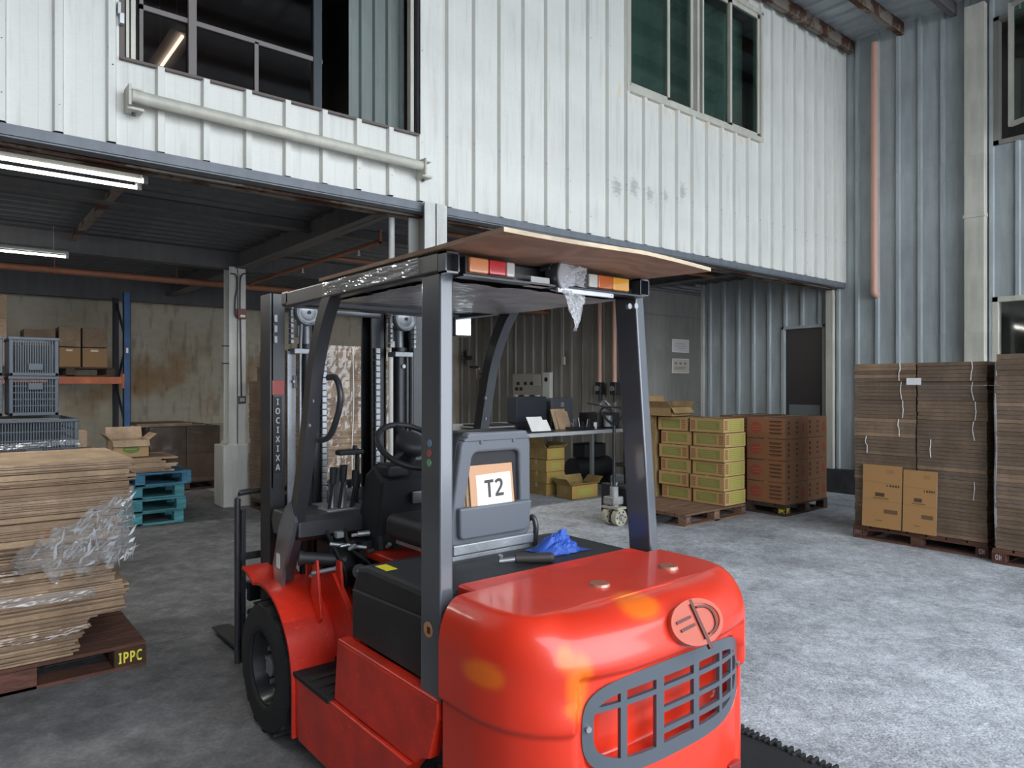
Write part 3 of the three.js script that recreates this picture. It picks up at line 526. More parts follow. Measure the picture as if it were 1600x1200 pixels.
const hood = obj('hood', [sidePoly([[1.99, 0.66], [2.63, 0.66], [2.63, 0.86], [2.58, 0.955], [2.50, 0.970], [1.99, 0.970]], FU(-0.52), FU(0.52), 0.02)], M.plastic, fork, { label: 'black engine hood' });
obj('side_cover', [sidePoly([[2.03, 0.675], [2.60, 0.675], [2.60, 0.865], [2.03, 0.885]], FU(-0.532), FU(-0.515), 0.006)], M.plastic, hood);
obj('warning_label', [bx(FU(-0.49), FU(-0.44), 0.9705, 0.9715, 2.40, 2.49)], std(lin(0.75, 0.62, 0.03), 0.5), hood);
obj('hood_rear_trim', [bx(FU(-0.47), FU(0.47), 0.955, 0.978, 1.995, 2.03, 0.008)], M.black, hood);
// battery-bay gap behind the left pillar
obj('hydraulic_tank', [bx(FU(-0.50), FU(-0.40), 0.5, 0.80, 1.95, 2.02, 0.01), cyl(V(FU(-0.47), 0.72, 1.965), V(FU(-0.47), 0.80, 1.965), 0.03, 0.03, 12)], std(lin(0.03, 0.05, 0.055), 0.5), fork);
// ---- wheels
function wheel(name, uc, vc, r, w, sg) {
  const prof = [[0.0, 0.5], [0.56, 0.5], [0.60, 0.5], [0.66, 0.47], [0.80, 0.5], [0.93, 0.48], [0.985, 0.40], [1.0, 0.28], [1.0, 0], [1.0, -0.28], [0.985, -0.40], [0.93, -0.48], [0.66, -0.47], [0.58, -0.5], [0.56, -0.2], [0.56, 0.38]].slice(2);
  const toU = (g) => g.rotateZ(-Math.PI / 2).translate(uc, r, -vc);
  const t = obj(name, toU(new THREE.LatheGeometry([[0.575, 0.38], ...prof.slice(0, -2), [0.575, -0.38]].map(([a, b]) => new THREE.Vector2(a * r, b * w)), 56)), M.rubber, fork);
  const tr = []; for (let i = 0; i < 32; i++) { const a = i / 32 * 2 * Math.PI; const g = new THREE.BoxGeometry(w * 0.42, 0.012, 0.035); g.rotateZ(0); g.translate((i % 2 ? 0.24 : -0.24) * w, r, 0); g.rotateX(a); tr.push(g.translate(uc, r, -vc)); }
  obj('tread', tr, M.rubber, t);
  obj('rim', toU(new THREE.LatheGeometry([[0.0, 0.12], [0.30, 0.12], [0.34, 0.10], [0.42, 0.02], [0.50, 0.10], [0.545, 0.40], [0.585, 0.42], [0.585, 0.36]].map(([a, b]) => new THREE.Vector2(a * r, b * w * sg)), 40)), std(lin(0.02, 0.021, 0.024), 0.25), t);
  const nuts = [cyl(V(uc + sg * w * 0.1, r, vc), V(uc + sg * w * 0.30, r, vc), r * 0.17, r * 0.15, 24)];
  for (let i = 0; i < 8; i++) { const a = i / 8 * 2 * Math.PI + 0.2; nuts.push(cyl(V(uc + sg * w * 0.1, r + Math.sin(a) * r * 0.27, vc + Math.cos(a) * r * 0.27), V(uc + sg * w * 0.24, r + Math.sin(a) * r * 0.27, vc + Math.cos(a) * r * 0.27), 0.013, 0.011, 6)); }
  obj('hub', nuts, M.castIron, t);
}
wheel('front_wheel', FU(-0.505), 3.42, 0.31, 0.20, -1); wheel('front_wheel', FU(0.505), 3.42, 0.31, 0.20, 1);
wheel('rear_wheel', FU(-0.47), 1.86, 0.225, 0.16, -1); wheel('rear_wheel', FU(0.47), 1.86, 0.225, 0.16, 1);
// ---- overhead guard
const skew = (u0, u1, v0, v1, y0, y1, du, dv) => {                  // a post whose foot is shifted by du, dv per metre down from y1
  const g = new RoundedBoxGeometry(u1 - u0, y1 - y0, v1 - v0, 2, 0.008).translate((u0 + u1) / 2, (y0 + y1) / 2, -(v0 + v1) / 2), p = g.attributes.position;
  for (let i = 0; i < p.count; i++) { const k = y1 - p.getY(i); p.setX(i, p.getX(i) + du * k); p.setZ(i, p.getZ(i) - dv * k); }
  g.computeVertexNormals(); return g;
};
const postL = obj('rear_pillar', [skew(FU(-0.516), FU(-0.462), 1.985, 2.105, 0.64, 2.06, -0.0336, -0.0486)], M.greyPaint, fork);
const postR = obj('rear_pillar', [skew(FU(0.462), FU(0.516), 1.985, 2.105, 0.97, 2.06, 0.0336, -0.0486)], M.greyPaint, fork);
for (const [y, c] of [[1.485, [0.18, 0.32, 0.5]], [1.452, [0.5, 0.12, 0.10]], [1.42, [0.22, 0.45, 0.25]]]) obj('sticker', [cyl(V(FU(-0.5175 - (2.06 - y) * 0.0336), y, 2.018), V(FU(-0.519 - (2.06 - y) * 0.0336), y, 2.018), 0.013, 0.013, 16)], std(lin(...c), 0.4), postL);
obj('fuel_sticker', [cyl(V(FU(-0.5165 - 1.19 * 0.0336), 0.87, 1.995), V(FU(-0.5185 - 1.19 * 0.0336), 0.87, 1.995), 0.026, 0.026, 20)], std(lin(0.60, 0.30, 0.12), 0.4), postL);
obj('fuel_mark', [bx(FU(-0.5165 - 1.19 * 0.0336) - 0.004, FU(-0.5165 - 1.19 * 0.0336), 0.859, 0.881, 1.981, 1.997)], std(lin(0.10, 0.02, 0.015), 0.4), postL);
obj('bracket_bolt', [cyl(V(FU(0.435), 2.01, 1.97), V(FU(0.435), 2.01, 1.955), 0.012, 0.012, 10), cyl(V(FU(0.395), 2.006, 1.97), V(FU(0.395), 2.006, 1.955), 0.012, 0.012, 10)], M.castIron, postR);
const guard = obj('overhead_guard', [
  bx(FU(-0.525), FU(-0.465), 2.055, 2.128, 1.98, 3.32, 0.01), bx(FU(0.465), FU(0.525), 2.055, 2.128, 1.98, 3.32, 0.01),
  bx(FU(-0.50), FU(0.50), 2.06, 2.125, 2.02, 2.08, 0.006), bx(FU(-0.50), FU(0.50), 2.05, 2.12, 2.86, 2.93, 0.01),
  bx(FU(-0.525), FU(0.525), 2.06, 2.135, 3.28, 3.38, 0.015)], M.blackPaint, fork);
for (let k = 0; k < 5; k++) obj('slat', bx(FU(-0.49), FU(0.49), 2.075, 2.12, 2.14 + k * 0.145, 2.175 + k * 0.145, 0.004), M.blackPaint, guard);
for (let k = 0; k < 2; k++) obj('slat', bx(FU(-0.49), FU(0.49), 2.075, 2.12, 3.02 + k * 0.13, 3.055 + k * 0.13, 0.004), M.blackPaint, guard);
for (const x of [-0.497, 0.470]) {                                  // open tube ends of the rear cross bar
  const s = Math.sign(x), u0 = FU(x + s * 0.022), c = FU(x + s * 0.0);
  obj('tube_end', [bx(c - 0.028, c + 0.028, 2.052, 2.058, 1.94, 1.985), bx(c - 0.028, c + 0.028, 2.116, 2.122, 1.94, 1.985), bx(c - 0.028, c - 0.023, 2.052, 2.122, 1.94, 1.985), bx(c + 0.023, c + 0.028, 2.052, 2.122, 1.94, 1.985)], M.greyPaint, guard);
}
obj('lamp_rail', [bx(FU(-0.46), FU(0.46), 2.045, 2.052, 1.93, 1.99), bx(FU(-0.46), FU(0.46), 2.045, 2.085, 1.985, 1.99)], M.blackPaint, guard);
obj('side_film', [crumple(1, 1, 50, 10, 0.006, 201, (a, b, k) => V(FU(-0.527) - 0.004 + k, lerp(2.062, 2.122, b), lerp(2.10, 2.88, a)))], M.filmDense, guard);
// sheet under the guard, its grey lightened to stand for the floor reflection
M.guardSheet = phy(lin(0.52, 0.525, 0.53), 0.3, 0.1, { map: T.scuff });
obj('guard_sheet', [crumple(1, 1, 60, 50, 0.007, 231, (a, b, k) => V(lerp(FU(-0.46), FU(0.46), a), 2.048 + k, lerp(2.09, 2.85, b)))], M.guardSheet, guard);
obj('hanging_film', [crumple(1, 1, 26, 26, 0.02, 241, (a, b, k) => { const w = lerp(0.072, 0.012, b ** 1.3); return V(1.872 + (a - 0.5) * 2 * w + b * 0.0, lerp(2.035, 1.885, b), 1.925 + k + (a - 0.5) * 0.03); })], M.filmWhite, guard);
// front pillars
for (const sg of [-1, 1]) {
  const path = [[2.83, 2.10], [2.90, 2.02], [2.965, 1.92], [3.03, 1.78], [3.075, 1.62], [3.125, 1.42], [3.19, 1.20], [3.28, 0.98], [3.39, 0.74]], c = new THREE.CatmullRomCurve3(path.map(([v, y]) => new THREE.Vector3(v, y, 0)));
  const rows = [];
  for (let i = 0; i <= 40; i++) { const p = c.getPointAt(i / 40), t = c.getTangentAt(i / 40), hw = 0.032, row = []; for (const [a, b] of [[-1, -1], [-1, 1], [1, 1], [1, -1]]) row.push(V(FU(sg * 0.495) + a * 0.028, p.y + t.x * b * hw, p.x - t.y * b * hw)); rows.push(row); }
  const fp = obj('front_pillar', toCreasedNormals(loftSheet(rows, true), 0.6), M.blackPaint, fork);
  obj('gusset', sidePoly([[3.25, 1.13], [3.31, 1.10], [3.40, 0.98], [3.47, 0.80], [3.44, 0.70], [3.36, 0.66], [3.33, 0.80], [3.24, 0.94], [3.19, 1.04]].map(([v, y]) => [v, y]), FU(sg * 0.53), FU(sg * 0.512), 0.003), M.greyPaint, fp);
  if (sg < 0) obj('sticker', bx(FU(-0.5325), FU(-0.5305), 0.79, 0.86, 3.375, 3.415), M.paper, fp);
  for (const y of [1.61, 1.50]) obj('bolt', [cyl(V(FU(sg * 0.495) - 0.028, y, sg < 0 ? 2.995 + (1.61 - y) * 0.35 : 3.04), V(FU(sg * 0.495) - 0.034, y, sg < 0 ? 2.995 + (1.61 - y) * 0.35 : 3.04), 0.009, 0.009, 10)], M.castIron, fp);
}
obj('grab_handle', [tube([V(FU(-0.46), 1.715, 2.99), V(FU(-0.435), 1.712, 2.955), V(FU(-0.43), 1.64, 2.92), V(FU(-0.43), 1.55, 2.945), V(FU(-0.435), 1.45, 3.02), V(FU(-0.46), 1.425, 3.08)], 0.014, 40, 10)], M.blackPaint, fork);
// plywood on the guard
M.ply = std(lin(0.50, 0.335, 0.235), 0.7, 0, { map: T.ply });
M.plyEdge = std(lin(0.72, 0.60, 0.44), 0.7, 0, { map: T.ply });
{ const g = new THREE.BoxGeometry(1.01, 0.014, 1.29, 30, 1, 20), p = g.attributes.position;
  for (let i = 0; i < p.count; i++) { const x = p.getX(i), z = p.getZ(i); p.setY(i, p.getY(i) + 2.139 + 0.004 * Math.sin(x * 5) - 0.020 * Math.max(0, x - 0.12) * Math.max(0, z + 0.1) / 0.3); }
  g.computeVertexNormals(); g.translate(1.79, 0, -2.265);
  const pl = tag(obj('plywood_sheet', g, M.ply), 'thin plywood sheet lying on the overhead guard of the forklift', 'plywood');
  const e = new THREE.BoxGeometry(1.01, 0.0135, 0.002, 30, 1, 1), q = e.attributes.position;
  for (let i = 0; i < q.count; i++) { const x = q.getX(i); q.setY(i, q.getY(i) + 2.139 + 0.004 * Math.sin(x * 5) - 0.020 * Math.max(0, x - 0.12) * 0.745 / 0.3); }
  e.computeVertexNormals(); obj('sawn_edge', e.translate(1.79, 0, -1.6195), M.plyEdge, pl);
}
// rear lamps and work light
function rearLamp(u0, u1, cols) {
  const L = obj('rear_lamp', [bx(u0, u1, 2.054, 2.118, 1.945, 1.985, 0.006)], M.blackPaint, fork);
  let x = u0 + 0.006; const W = u1 - u0 - 0.012;
  for (const [f, c, rough] of cols) { obj('lens', bx(x, x + W * f - 0.002, 2.060, 2.112, 1.928, 1.95, 0.006), phy(lin(...c), rough, 0, { clearcoat: 1, clearcoatRoughness: 0.05 }), L); x += W * f; }
}
rearLamp(1.378, 1.590, [[0.42, [0.75, 0.27, 0.10], 0.2], [0.38, [0.55, 0.015, 0.02], 0.2], [0.20, [0.55, 0.50, 0.46], 0.25]]);
rearLamp(1.945, 2.190, [[0.22, [0.60, 0.58, 0.52], 0.25], [0.36, [0.62, 0.14, 0.03], 0.2], [0.42, [0.85, 0.38, 0.03], 0.2]]);
{ const wl = obj('work_light', [cyl(V(1.815, 2.095, 1.985), V(1.83, 2.092, 1.93), 0.058, 0.066, 28), ...Array.from({ length: 9 }, (_, i) => { const a = Math.PI * (0.1 + 0.8 * i / 8); return bx(1.815 + Math.cos(a) * 0.058 - 0.004, 1.815 + Math.cos(a) * 0.058 + 0.004, 2.095 + Math.sin(a) * 0.058 - 0.006, 2.095 + Math.sin(a) * 0.058 + 0.006, 1.945, 1.995); })], M.greyPaint, fork);
  obj('lens', [cyl(V(1.83, 2.092, 1.931), V(1.831, 2.0918, 1.926), 0.058, 0.056, 28)], phy(lin(0.55, 0.56, 0.58), 0.08, 0.3, { clearcoat: 1 }), wl);
  obj('wrapping', [crumple(1, 1, 34, 28, 0.022, 251, (a, b, k) => V(lerp(1.79, 1.925, a) + b * 0.01, lerp(2.052, 2.128, b) - 0.028 * (a - 0.5) * 0, 1.905 + k * 0.8 + Math.abs(a - 0.5) * 0.05))], M.filmWhite, wl);
  obj('mount', [bx(1.665, 1.755, 2.042, 2.075, 1.94, 1.946), bx(1.665, 1.755, 2.042, 2.046, 1.94, 1.985)], std(lin(0.55, 0.55, 0.52), 0.5), wl);
}
obj('light_bar', [bx(1.785, 2.085, 2.026, 2.044, 1.925, 1.94, 0.003), cyl(V(1.796, 2.035, 1.925), V(1.796, 2.035, 1.923), 0.004, 0.004, 8), cyl(V(2.074, 2.035, 1.925), V(2.074, 2.035, 1.923), 0.004, 0.004, 8)], std(lin(0.75, 0.77, 0.80), 0.35, 0.3), fork);
// mirror on the right
{ const mi = obj('mirror', [bx(2.255, 2.375, 1.955, 2.115, 3.29, 3.32, 0.012), tube([V(2.33, 2.06, 3.31), V(2.33, 2.10, 3.34), V(2.32, 2.10, 3.36)], 0.008, 12, 8)], M.blackPaint, fork);
  obj('mirror_glass', bx(2.262, 2.368, 1.963, 2.107, 3.285, 3.291, 0.002), std(lin(0.85, 0.87, 0.88), 0.06, 1), mi); }
// ---- seat, seen from behind
{ const shellPts = (w0, w1, y0, y1, rt, rb) => { const s = new THREE.Shape(); s.moveTo(-w0 + rb, y0); s.lineTo(w0 - rb, y0); s.quadraticCurveTo(w0, y0, w0, y0 + rb); s.lineTo(w1, y1 - rt); s.quadraticCurveTo(w1, y1, w1 - rt, y1); s.lineTo(-w1 + rt, y1); s.quadraticCurveTo(-w1, y1, -w1, y1 - rt); s.lineTo(-w0, y0 + rb); s.quadraticCurveTo(-w0, y0, -w0 + rb, y0); return s; };
  const ext = (s, d, b) => new THREE.ExtrudeGeometry(s, { depth: d, bevelEnabled: b > 0, bevelSize: b, bevelThickness: b, bevelSegments: 4, bevelOffset: -b, curveSegments: 12 });
  const lean = (g) => { const p = g.attributes.position; for (let i = 0; i < p.count; i++) p.setZ(i, p.getZ(i) + (p.getY(i) - 1.0) * 0.10); g.computeVertexNormals(); return g; };
  const put = (g, z) => lean(g.translate(1.81, 0, -z));
  const hole = shellPts(0.145, 0.125, 1.17, 1.405, 0.035, 0.02);
  const frame = shellPts(0.215, 0.185, 1.02, 1.485, 0.075, 0.05); frame.holes.push(new THREE.Path(hole.getPoints(10).slice(0, -1).reverse()));
  const seat = obj('seat', [put(ext(shellPts(0.225, 0.20, 1.00, 1.49, 0.08, 0.05), 0.10, 0.03), 2.52)], std(lin(0.022, 0.023, 0.026), 0.6), fork, { label: 'black driver seat seen from behind' });
  obj('back_shell', [put(ext(frame, 0.03, 0.012), 2.41)], M.seatShell, seat);
  obj('recess_panel', [put(ext(hole, 0.012, 0), 2.415)], M.seatShell, seat);
  obj('head_trim', [put(ext(shellPts(0.175, 0.16, 1.452, 1.487, 0.02, 0.008), 0.03, 0.008), 2.40)], M.seatShell, seat);
  for (const x of [-0.085, 0.085]) obj('hook', put(new RoundedBoxGeometry(0.016, 0.028, 0.02, 2, 0.006).translate(x, 1.452, 0), 2.372), M.seatShell, seat);
  obj('pocket', [put(ext(shellPts(0.182, 0.190, 1.055, 1.185, 0.010, 0.03), 0.035, 0.010), 2.385)], M.seatShell, seat);
  obj('cushion', [bx(1.57, 2.05, 0.985, 1.10, 2.46, 2.86, 0.04)], std(lin(0.022, 0.023, 0.026), 0.6), seat);
  obj('seat_rail', [bx(1.60, 2.02, 0.968, 0.988, 2.36, 2.80, 0.004), bx(1.605, 2.03, 0.992, 1.035, 2.345, 2.36, 0.006)], M.castIron, seat);
  obj('belt_post', [tube([V(2.045, 0.975, 2.36), V(2.045, 1.06, 2.35), V(2.04, 1.10, 2.37), V(2.03, 1.07, 2.40)], 0.012, 16, 8)], M.blackPaint, seat);
  // card pack with T2 in the pocket
  const t2 = canvasTex(512, 420, (c, w, h) => { c.fillStyle = '#c69b78'; c.fillRect(0, 0, w, h); c.fillStyle = '#f6f2ea'; c.fillRect(76, 120, 410, 300); c.fillStyle = '#4a4644'; c.font = 'bold 215px sans-serif'; c.textAlign = 'center'; c.fillText('T2', 280, 325); });
  const cards = thing('card_pack', 'pack of cardboard cards marked T2 in the seat pocket of the forklift', 'cards', V(1.80, 1.14, 2.35));
  const tip = (g) => { g.rotateZ(0.03); g.rotateX(-0.08); return g.translate(1.80, 1.268, -2.352); };
  for (const [k, dx] of [[0, 0], [1, -0.014], [2, -0.022]]) obj('card', tip(new THREE.BoxGeometry(0.228, 0.20, 0.006).translate(dx, 0.003 * k, -0.009 * k)), M.card, cards);
  obj('card_front', tip(new THREE.PlaneGeometry(0.226, 0.198).translate(0, 0, 0.0035)), std(0xffffff, 0.8, 0, { map: t2 }), cards, { keepUV: true });
  obj('paper_slip', tip(new THREE.BoxGeometry(0.078, 0.03, 0.002).translate(-0.035, 0.112, -0.012)), M.paper, cards);
}
// ---- cowl, console, steering wheel, levers
obj('cowl_beam', [sidePoly([[3.22, 0.96], [3.22, 1.03], [3.27, 1.05], [3.55, 1.05], [3.58, 1.0], [3.55, 0.93], [3.28, 0.93]], FU(-0.50), FU(0.50), 0.012)], M.blackPaint, fork);
obj('cowl_plate', [bx(1.53, 1.60, 1.052, 1.058, 3.42, 3.56)], M.castIron, fork);
{ const con = obj('console', [sidePoly([[2.98, 0.43], [3.28, 0.43], [3.26, 1.05], [3.20, 1.24], [3.10, 1.30], [3.0, 1.22], [3.06, 0.95]], FU(-0.17), FU(0.17), 0.025)], M.plastic, fork);
  obj('instrument_pod', [bx(1.66, 1.78, 1.235, 1.30, 2.98, 3.10, 0.02).rotateX(0)], M.plastic, con);
  obj('key_plate', [bx(1.80, 1.92, 1.10, 1.16, 2.985, 3.0, 0.004)], M.greyPaint, con);
  const wc = new THREE.Vector3(1.79, 1.385, -2.99), tilt = 0.62, Rm = new THREE.Matrix4().makeRotationX(Math.PI / 2 + tilt); Rm.setPosition(wc);
  const sw = obj('steering_wheel', [new THREE.TorusGeometry(0.165, 0.014, 14, 60).applyMatrix4(Rm)], M.plastic, fork);
  obj('wheel_hub', [new THREE.LatheGeometry([[0, 0.03], [0.05, 0.028], [0.075, 0.01], [0.08, -0.03], [0.05, -0.05], [0, -0.05]].map(([a, b]) => new THREE.Vector2(a, -b)), 28).rotateX(-Math.PI / 2).applyMatrix4(Rm)], M.plastic, sw);
  for (let k = 0; k < 3; k++) { const a = k * 2.094 + 0.5; obj('spoke', cyl(new THREE.Vector3(Math.cos(a) * 0.06, Math.sin(a) * 0.06, 0.01), new THREE.Vector3(Math.cos(a) * 0.162, Math.sin(a) * 0.162, 0), 0.012, 0.010, 10).applyMatrix4(Rm), M.plastic, sw); }
  obj('steering_column', [cyl(V(1.81, 0.95, 3.22), V(1.79, 1.36, 3.0), 0.045, 0.04, 20)], M.plastic, sw);
  obj('spinner_knob', [cyl(new THREE.Vector3(0.03, 0.16, 0), new THREE.Vector3(0.03, 0.16, 0.05), 0.018, 0.02, 14).applyMatrix4(new THREE.Matrix4().makeRotationX(-Math.PI / 2 + tilt * 0.5).setPosition(wc))], M.plastic, sw);
}
for (const [u, v, y, m] of [[1.53, 3.30, 1.26, M.plastic], [1.575, 3.28, 1.27, M.plastic], [1.635, 3.27, 1.24, M.plastic], [1.66, 3.30, 1.22, M.plastic]]) obj('lever', [cyl(V(u, 1.03, v + 0.05), V(u, y - 0.06, v), 0.008, 0.008, 10), cyl(V(u, y - 0.07, v), V(u, y + 0.01, v - 0.01), 0.016, 0.02, 14)], m, fork);
obj('arm_pad', [bx(1.60, 1.74, 1.318, 1.345, 3.37, 3.43, 0.01), cyl(V(1.72, 1.05, 3.42), V(1.72, 1.32, 3.41), 0.012, 0.012, 10), cyl(V(1.70, 1.345, 3.40), V(1.70, 1.365, 3.40), 0.014, 0.012, 10)], M.plastic, fork);
obj('hydraulic_valve', [cyl(V(1.60, 1.03, 3.36), V(1.60, 1.26, 3.36), 0.03, 0.03, 18), cyl(V(1.56, 1.03, 3.38), V(1.56, 1.20, 3.38), 0.016, 0.016, 12), bx(1.50, 1.72, 1.03, 1.06, 3.30, 3.42, 0.006)], M.castIron, fork);
obj('tilt_cylinder', [cyl(V(1.55, 0.80, 3.05), V(1.60, 0.72, 3.30), 0.035, 0.035, 16), cyl(V(1.42, 0.84, 3.20), V(1.50, 0.80, 3.30), 0.03, 0.03, 16), bx(1.46, 1.60, 0.70, 0.92, 3.18, 3.34, 0.01), bx(1.60, 1.95, 0.62, 0.92, 3.12, 3.24, 0.01)], M.plastic, fork);
obj('linkage', [cyl(V(1.36, 0.80, 3.16), V(1.46, 0.82, 3.10), 0.011), cyl(V(1.44, 0.93, 3.14), V(1.60, 0.90, 3.08), 0.010), cyl(V(1.60, 0.95, 3.17), V(1.78, 0.955, 3.10), 0.014), cyl(V(1.66, 0.93, 3.10), V(1.70, 0.80, 3.06), 0.009), cyl(V(1.82, 0.97, 3.0), V(1.95, 0.985, 2.98), 0.02), cyl(V(1.40, 0.76, 3.28), V(1.48, 0.73, 3.22), 0.012)], M.castIron, fork);
for (let k = 0; k < 22; k++) { const u = rr(1.42, 2.0), y = rr(0.74, 0.98), v = rr(2.98, 3.16), d = rr(0.02, 0.05), a = rr(0, 3.1); obj('fitting', k % 3 ? cyl(V(u, y, v), V(u + Math.cos(a) * d, y + Math.sin(a) * d * 0.6, v - rr(0, 0.02)), rr(0.006, 0.013), rr(0.006, 0.013), 10) : bx(u, u + d, y, y + d * 0.8, v, v + d, 0.004), [M.castIron, M.steel, M.plastic, M.castIron][k % 4], fork); }
obj('pedal_box', [bx(1.60, 1.78, 0.60, 0.80, 2.86, 2.98, 0.01), bar(V(1.66, 0.62, 2.86), V(1.66, 0.52, 2.72), 0.08, 0.02)], M.plastic, fork);
obj('floor_hump', [bx(1.45, 1.98, 0.43, 0.86, 3.24, 3.30, 0.01), bx(1.62, 1.95, 0.84, 0.88, 2.66, 3.20, 0.01)], M.red, fork);
for (let k = 0; k < 5; k++) { const u = 1.46 + k * 0.11; obj('hose', tube([V(u, 1.0, 3.26), V(u + rr(-0.03, 0.05), 0.90, 3.14), V(u + rr(-0.03, 0.07), 0.80, 3.08), V(u + rr(0, 0.08), 0.66, 3.2)], 0.009, 20, 7), M.rubber, fork); }
obj('hose', [tube([V(1.50, 0.98, 3.3), V(1.52, 0.86, 3.24), V(1.58, 0.80, 3.20), V(1.66, 0.74, 3.26)], 0.013, 24, 8), tube([V(1.70, 1.0, 3.22), V(1.74, 0.90, 3.16), V(1.70, 0.80, 3.14), V(1.76, 0.68, 3.2)], 0.012, 24, 8), tube([V(1.90, 1.0, 3.15), V(1.93, 0.88, 3.08), V(1.90, 0.78, 3.04), V(1.97, 0.66, 3.1)], 0.012, 24, 8)], M.rubber, fork);
// ---- mast
{ const chan = (x0, x1, v0, v1, y0, y1, th = 0.016) => [bx(FU(x0), FU(x1), y0, y1, v0, v0 + th), bx(FU(x0), FU(x1), y0, y1, v1 - th, v1), bx(FU(Math.abs(x0) > Math.abs(x1) ? x0 : x1) - 0.008, FU(Math.abs(x0) > Math.abs(x1) ? x0 : x1) + 0.008, y0, y1, v0, v1)];
  const mast = obj('mast', [...chan(-0.465, -0.395, 3.66, 3.80, 0.12, 2.16), ...chan(0.395, 0.465, 3.66, 3.80, 0.12, 2.16), bx(FU(-0.46), FU(0.46), 2.09, 2.16, 3.74, 3.80, 0.006), bx(FU(-0.43), FU(0.43), 1.00, 1.08, 3.78, 3.82), bx(FU(-0.43), FU(0.43), 0.15, 0.30, 3.78, 3.82)], M.mast, fork, { label: 'black two-stage mast' });
  for (const s of [-1, 1]) {
    obj('inner_rail', chan(s * 0.225, s * 0.14, 3.70, 3.84, 0.10, 2.12), M.mast, mast);
    const c = obj('lift_cylinder', [cyl(V(FU(s * 0.285), 0.2, 3.64), V(FU(s * 0.285), 1.85, 3.64), 0.036, 0.036, 22), cyl(V(FU(s * 0.285), 1.85, 3.64), V(FU(s * 0.285), 1.90, 3.64), 0.046, 0.046, 22)], M.mast, mast);
    obj('piston_rod', [cyl(V(FU(s * 0.285), 1.90, 3.64), V(FU(s * 0.285), 2.0, 3.64), 0.024, 0.024, 18), bx(FU(s * 0.285) - 0.04, FU(s * 0.285) + 0.04, 1.94, 2.03, 3.66, 3.70, 0.006)], M.castIron, c);
    const sh = obj('sheave', [new THREE.LatheGeometry([[0, 0.022], [0.034, 0.022], [0.040, 0.012], [0.056, 0.012], [0.060, 0.022], [0.070, 0.022], [0.070, -0.02], [0, -0.02]].map(([a, b]) => new THREE.Vector2(a, b)), 36).rotateX(Math.PI / 2).translate(FU(s * 0.295), 2.065, -3.60)], M.castIron, mast);
    obj('axle', [cyl(V(FU(s * 0.295), 2.065, 3.585), V(FU(s * 0.295), 2.065, 3.572), 0.010, 0.010, 12)], M.mast, sh);
    // leaf chain over the sheave and down
    const links = [], cx = FU(s * 0.295), R = 0.078;
    for (let k = 0; k <= 9; k++) { const a = Math.PI * k / 9; links.push(new RoundedBoxGeometry(0.024, 0.016, 0.034, 1, 0.003).rotateZ(a + Math.PI / 2).translate(cx + Math.cos(a) * R, 2.065 + Math.sin(a) * R, -3.625)); }
    for (let y = 2.05; y > 1.90; y -= 0.028) links.push(new RoundedBoxGeometry(0.018, 0.024, 0.034, 1, 0.003).translate(cx + R, y, -3.625), new RoundedBoxGeometry(0.018, 0.024, 0.034, 1, 0.003).translate(cx - R, y, -3.625));
    obj('chain', links, M.castIron, mast);
    const lk = []; for (let y = 1.88; y > 0.95; y -= 0.035) lk.push(bx(FU(s * 0.165) - 0.014, FU(s * 0.165) + 0.014, y - 0.016, y + 0.016, 3.672, 3.69, 0.003));
    obj('chain', lk, M.castIron, mast);
    obj('hose', [tube([V(FU(s * 0.325), 2.05, 3.60), V(FU(s * 0.335), 1.8, 3.60), V(FU(s * 0.335), 1.4, 3.60), V(FU(s * 0.335), 1.05, 3.60)], 0.010, 24, 8)], s < 0 ? M.castIron : M.rubber, mast);
    obj('cover_strip', [bx(FU(s * 0.362) - 0.022, FU(s * 0.362) + 0.022, 0.98, 1.86, 3.648, 3.658)], s < 0 ? M.castIron : M.mast, mast);
    obj('bracket', [bx(FU(s * 0.30) - 0.07, FU(s * 0.30) + 0.05, 1.845, 1.875, 3.59, 3.68, 0.004), cyl(V(FU(s * 0.285), 1.79, 3.60), V(FU(s * 0.285), 1.79, 3.585), 0.012, 0.012, 8)], M.castIron, mast);
  }
  obj('top_bar', [cyl(V(FU(-0.14), 2.10, 3.70), V(FU(0.18), 2.10, 3.70), 0.03, 0.03, 20)], M.castIron, mast);
  obj('slot_cover', [0, 1, 2].map((k) => bx(1.366, 1.386, 2.01 - k * 0.055, 2.05 - k * 0.055, 3.652, 3.661, 0.004)), M.castIron, mast);
  obj('red_sticker', bx(1.357, 1.422, 1.63, 1.705, 3.655, 3.660), std(lin(0.42, 0.10, 0.09), 0.6), mast);
  const txt = canvasTex(64, 512, (c, w, h) => { c.fillStyle = '#0c0d10'; c.fillRect(0, 0, w, h); c.fillStyle = '#b9bab8'; c.font = 'bold 58px sans-serif'; c.textAlign = 'center'; 'IOCIXIXA'.split('').forEach((ch, i) => c.fillText(ch, w / 2, 54 + i * 63)); });
  obj('mast_lettering', new THREE.PlaneGeometry(0.042, 0.40).translate(1.388, 1.42, -3.6585), std(0xffffff, 0.5, 0, { map: txt }), mast, { keepUV: true, label: 'white letters down the mast rail' });
  obj('connector', [bx(1.462, 1.482, 1.665, 1.73, 3.63, 3.66, 0.004), bx(1.455, 1.49, 1.695, 1.705, 3.62, 3.66)], M.castIron, mast);
  // carriage, load backrest and forks
  obj('carriage', [bx(FU(-0.50), FU(0.50), 0.16, 0.26, 3.90, 3.94, 0.004), bx(FU(-0.50), FU(0.50), 0.50, 0.60, 3.90, 3.94, 0.004), bx(FU(-0.20), FU(-0.16), 0.14, 0.66, 3.84, 3.92), bx(FU(0.16), FU(0.20), 0.14, 0.66, 3.84, 3.92)], M.mast, mast);
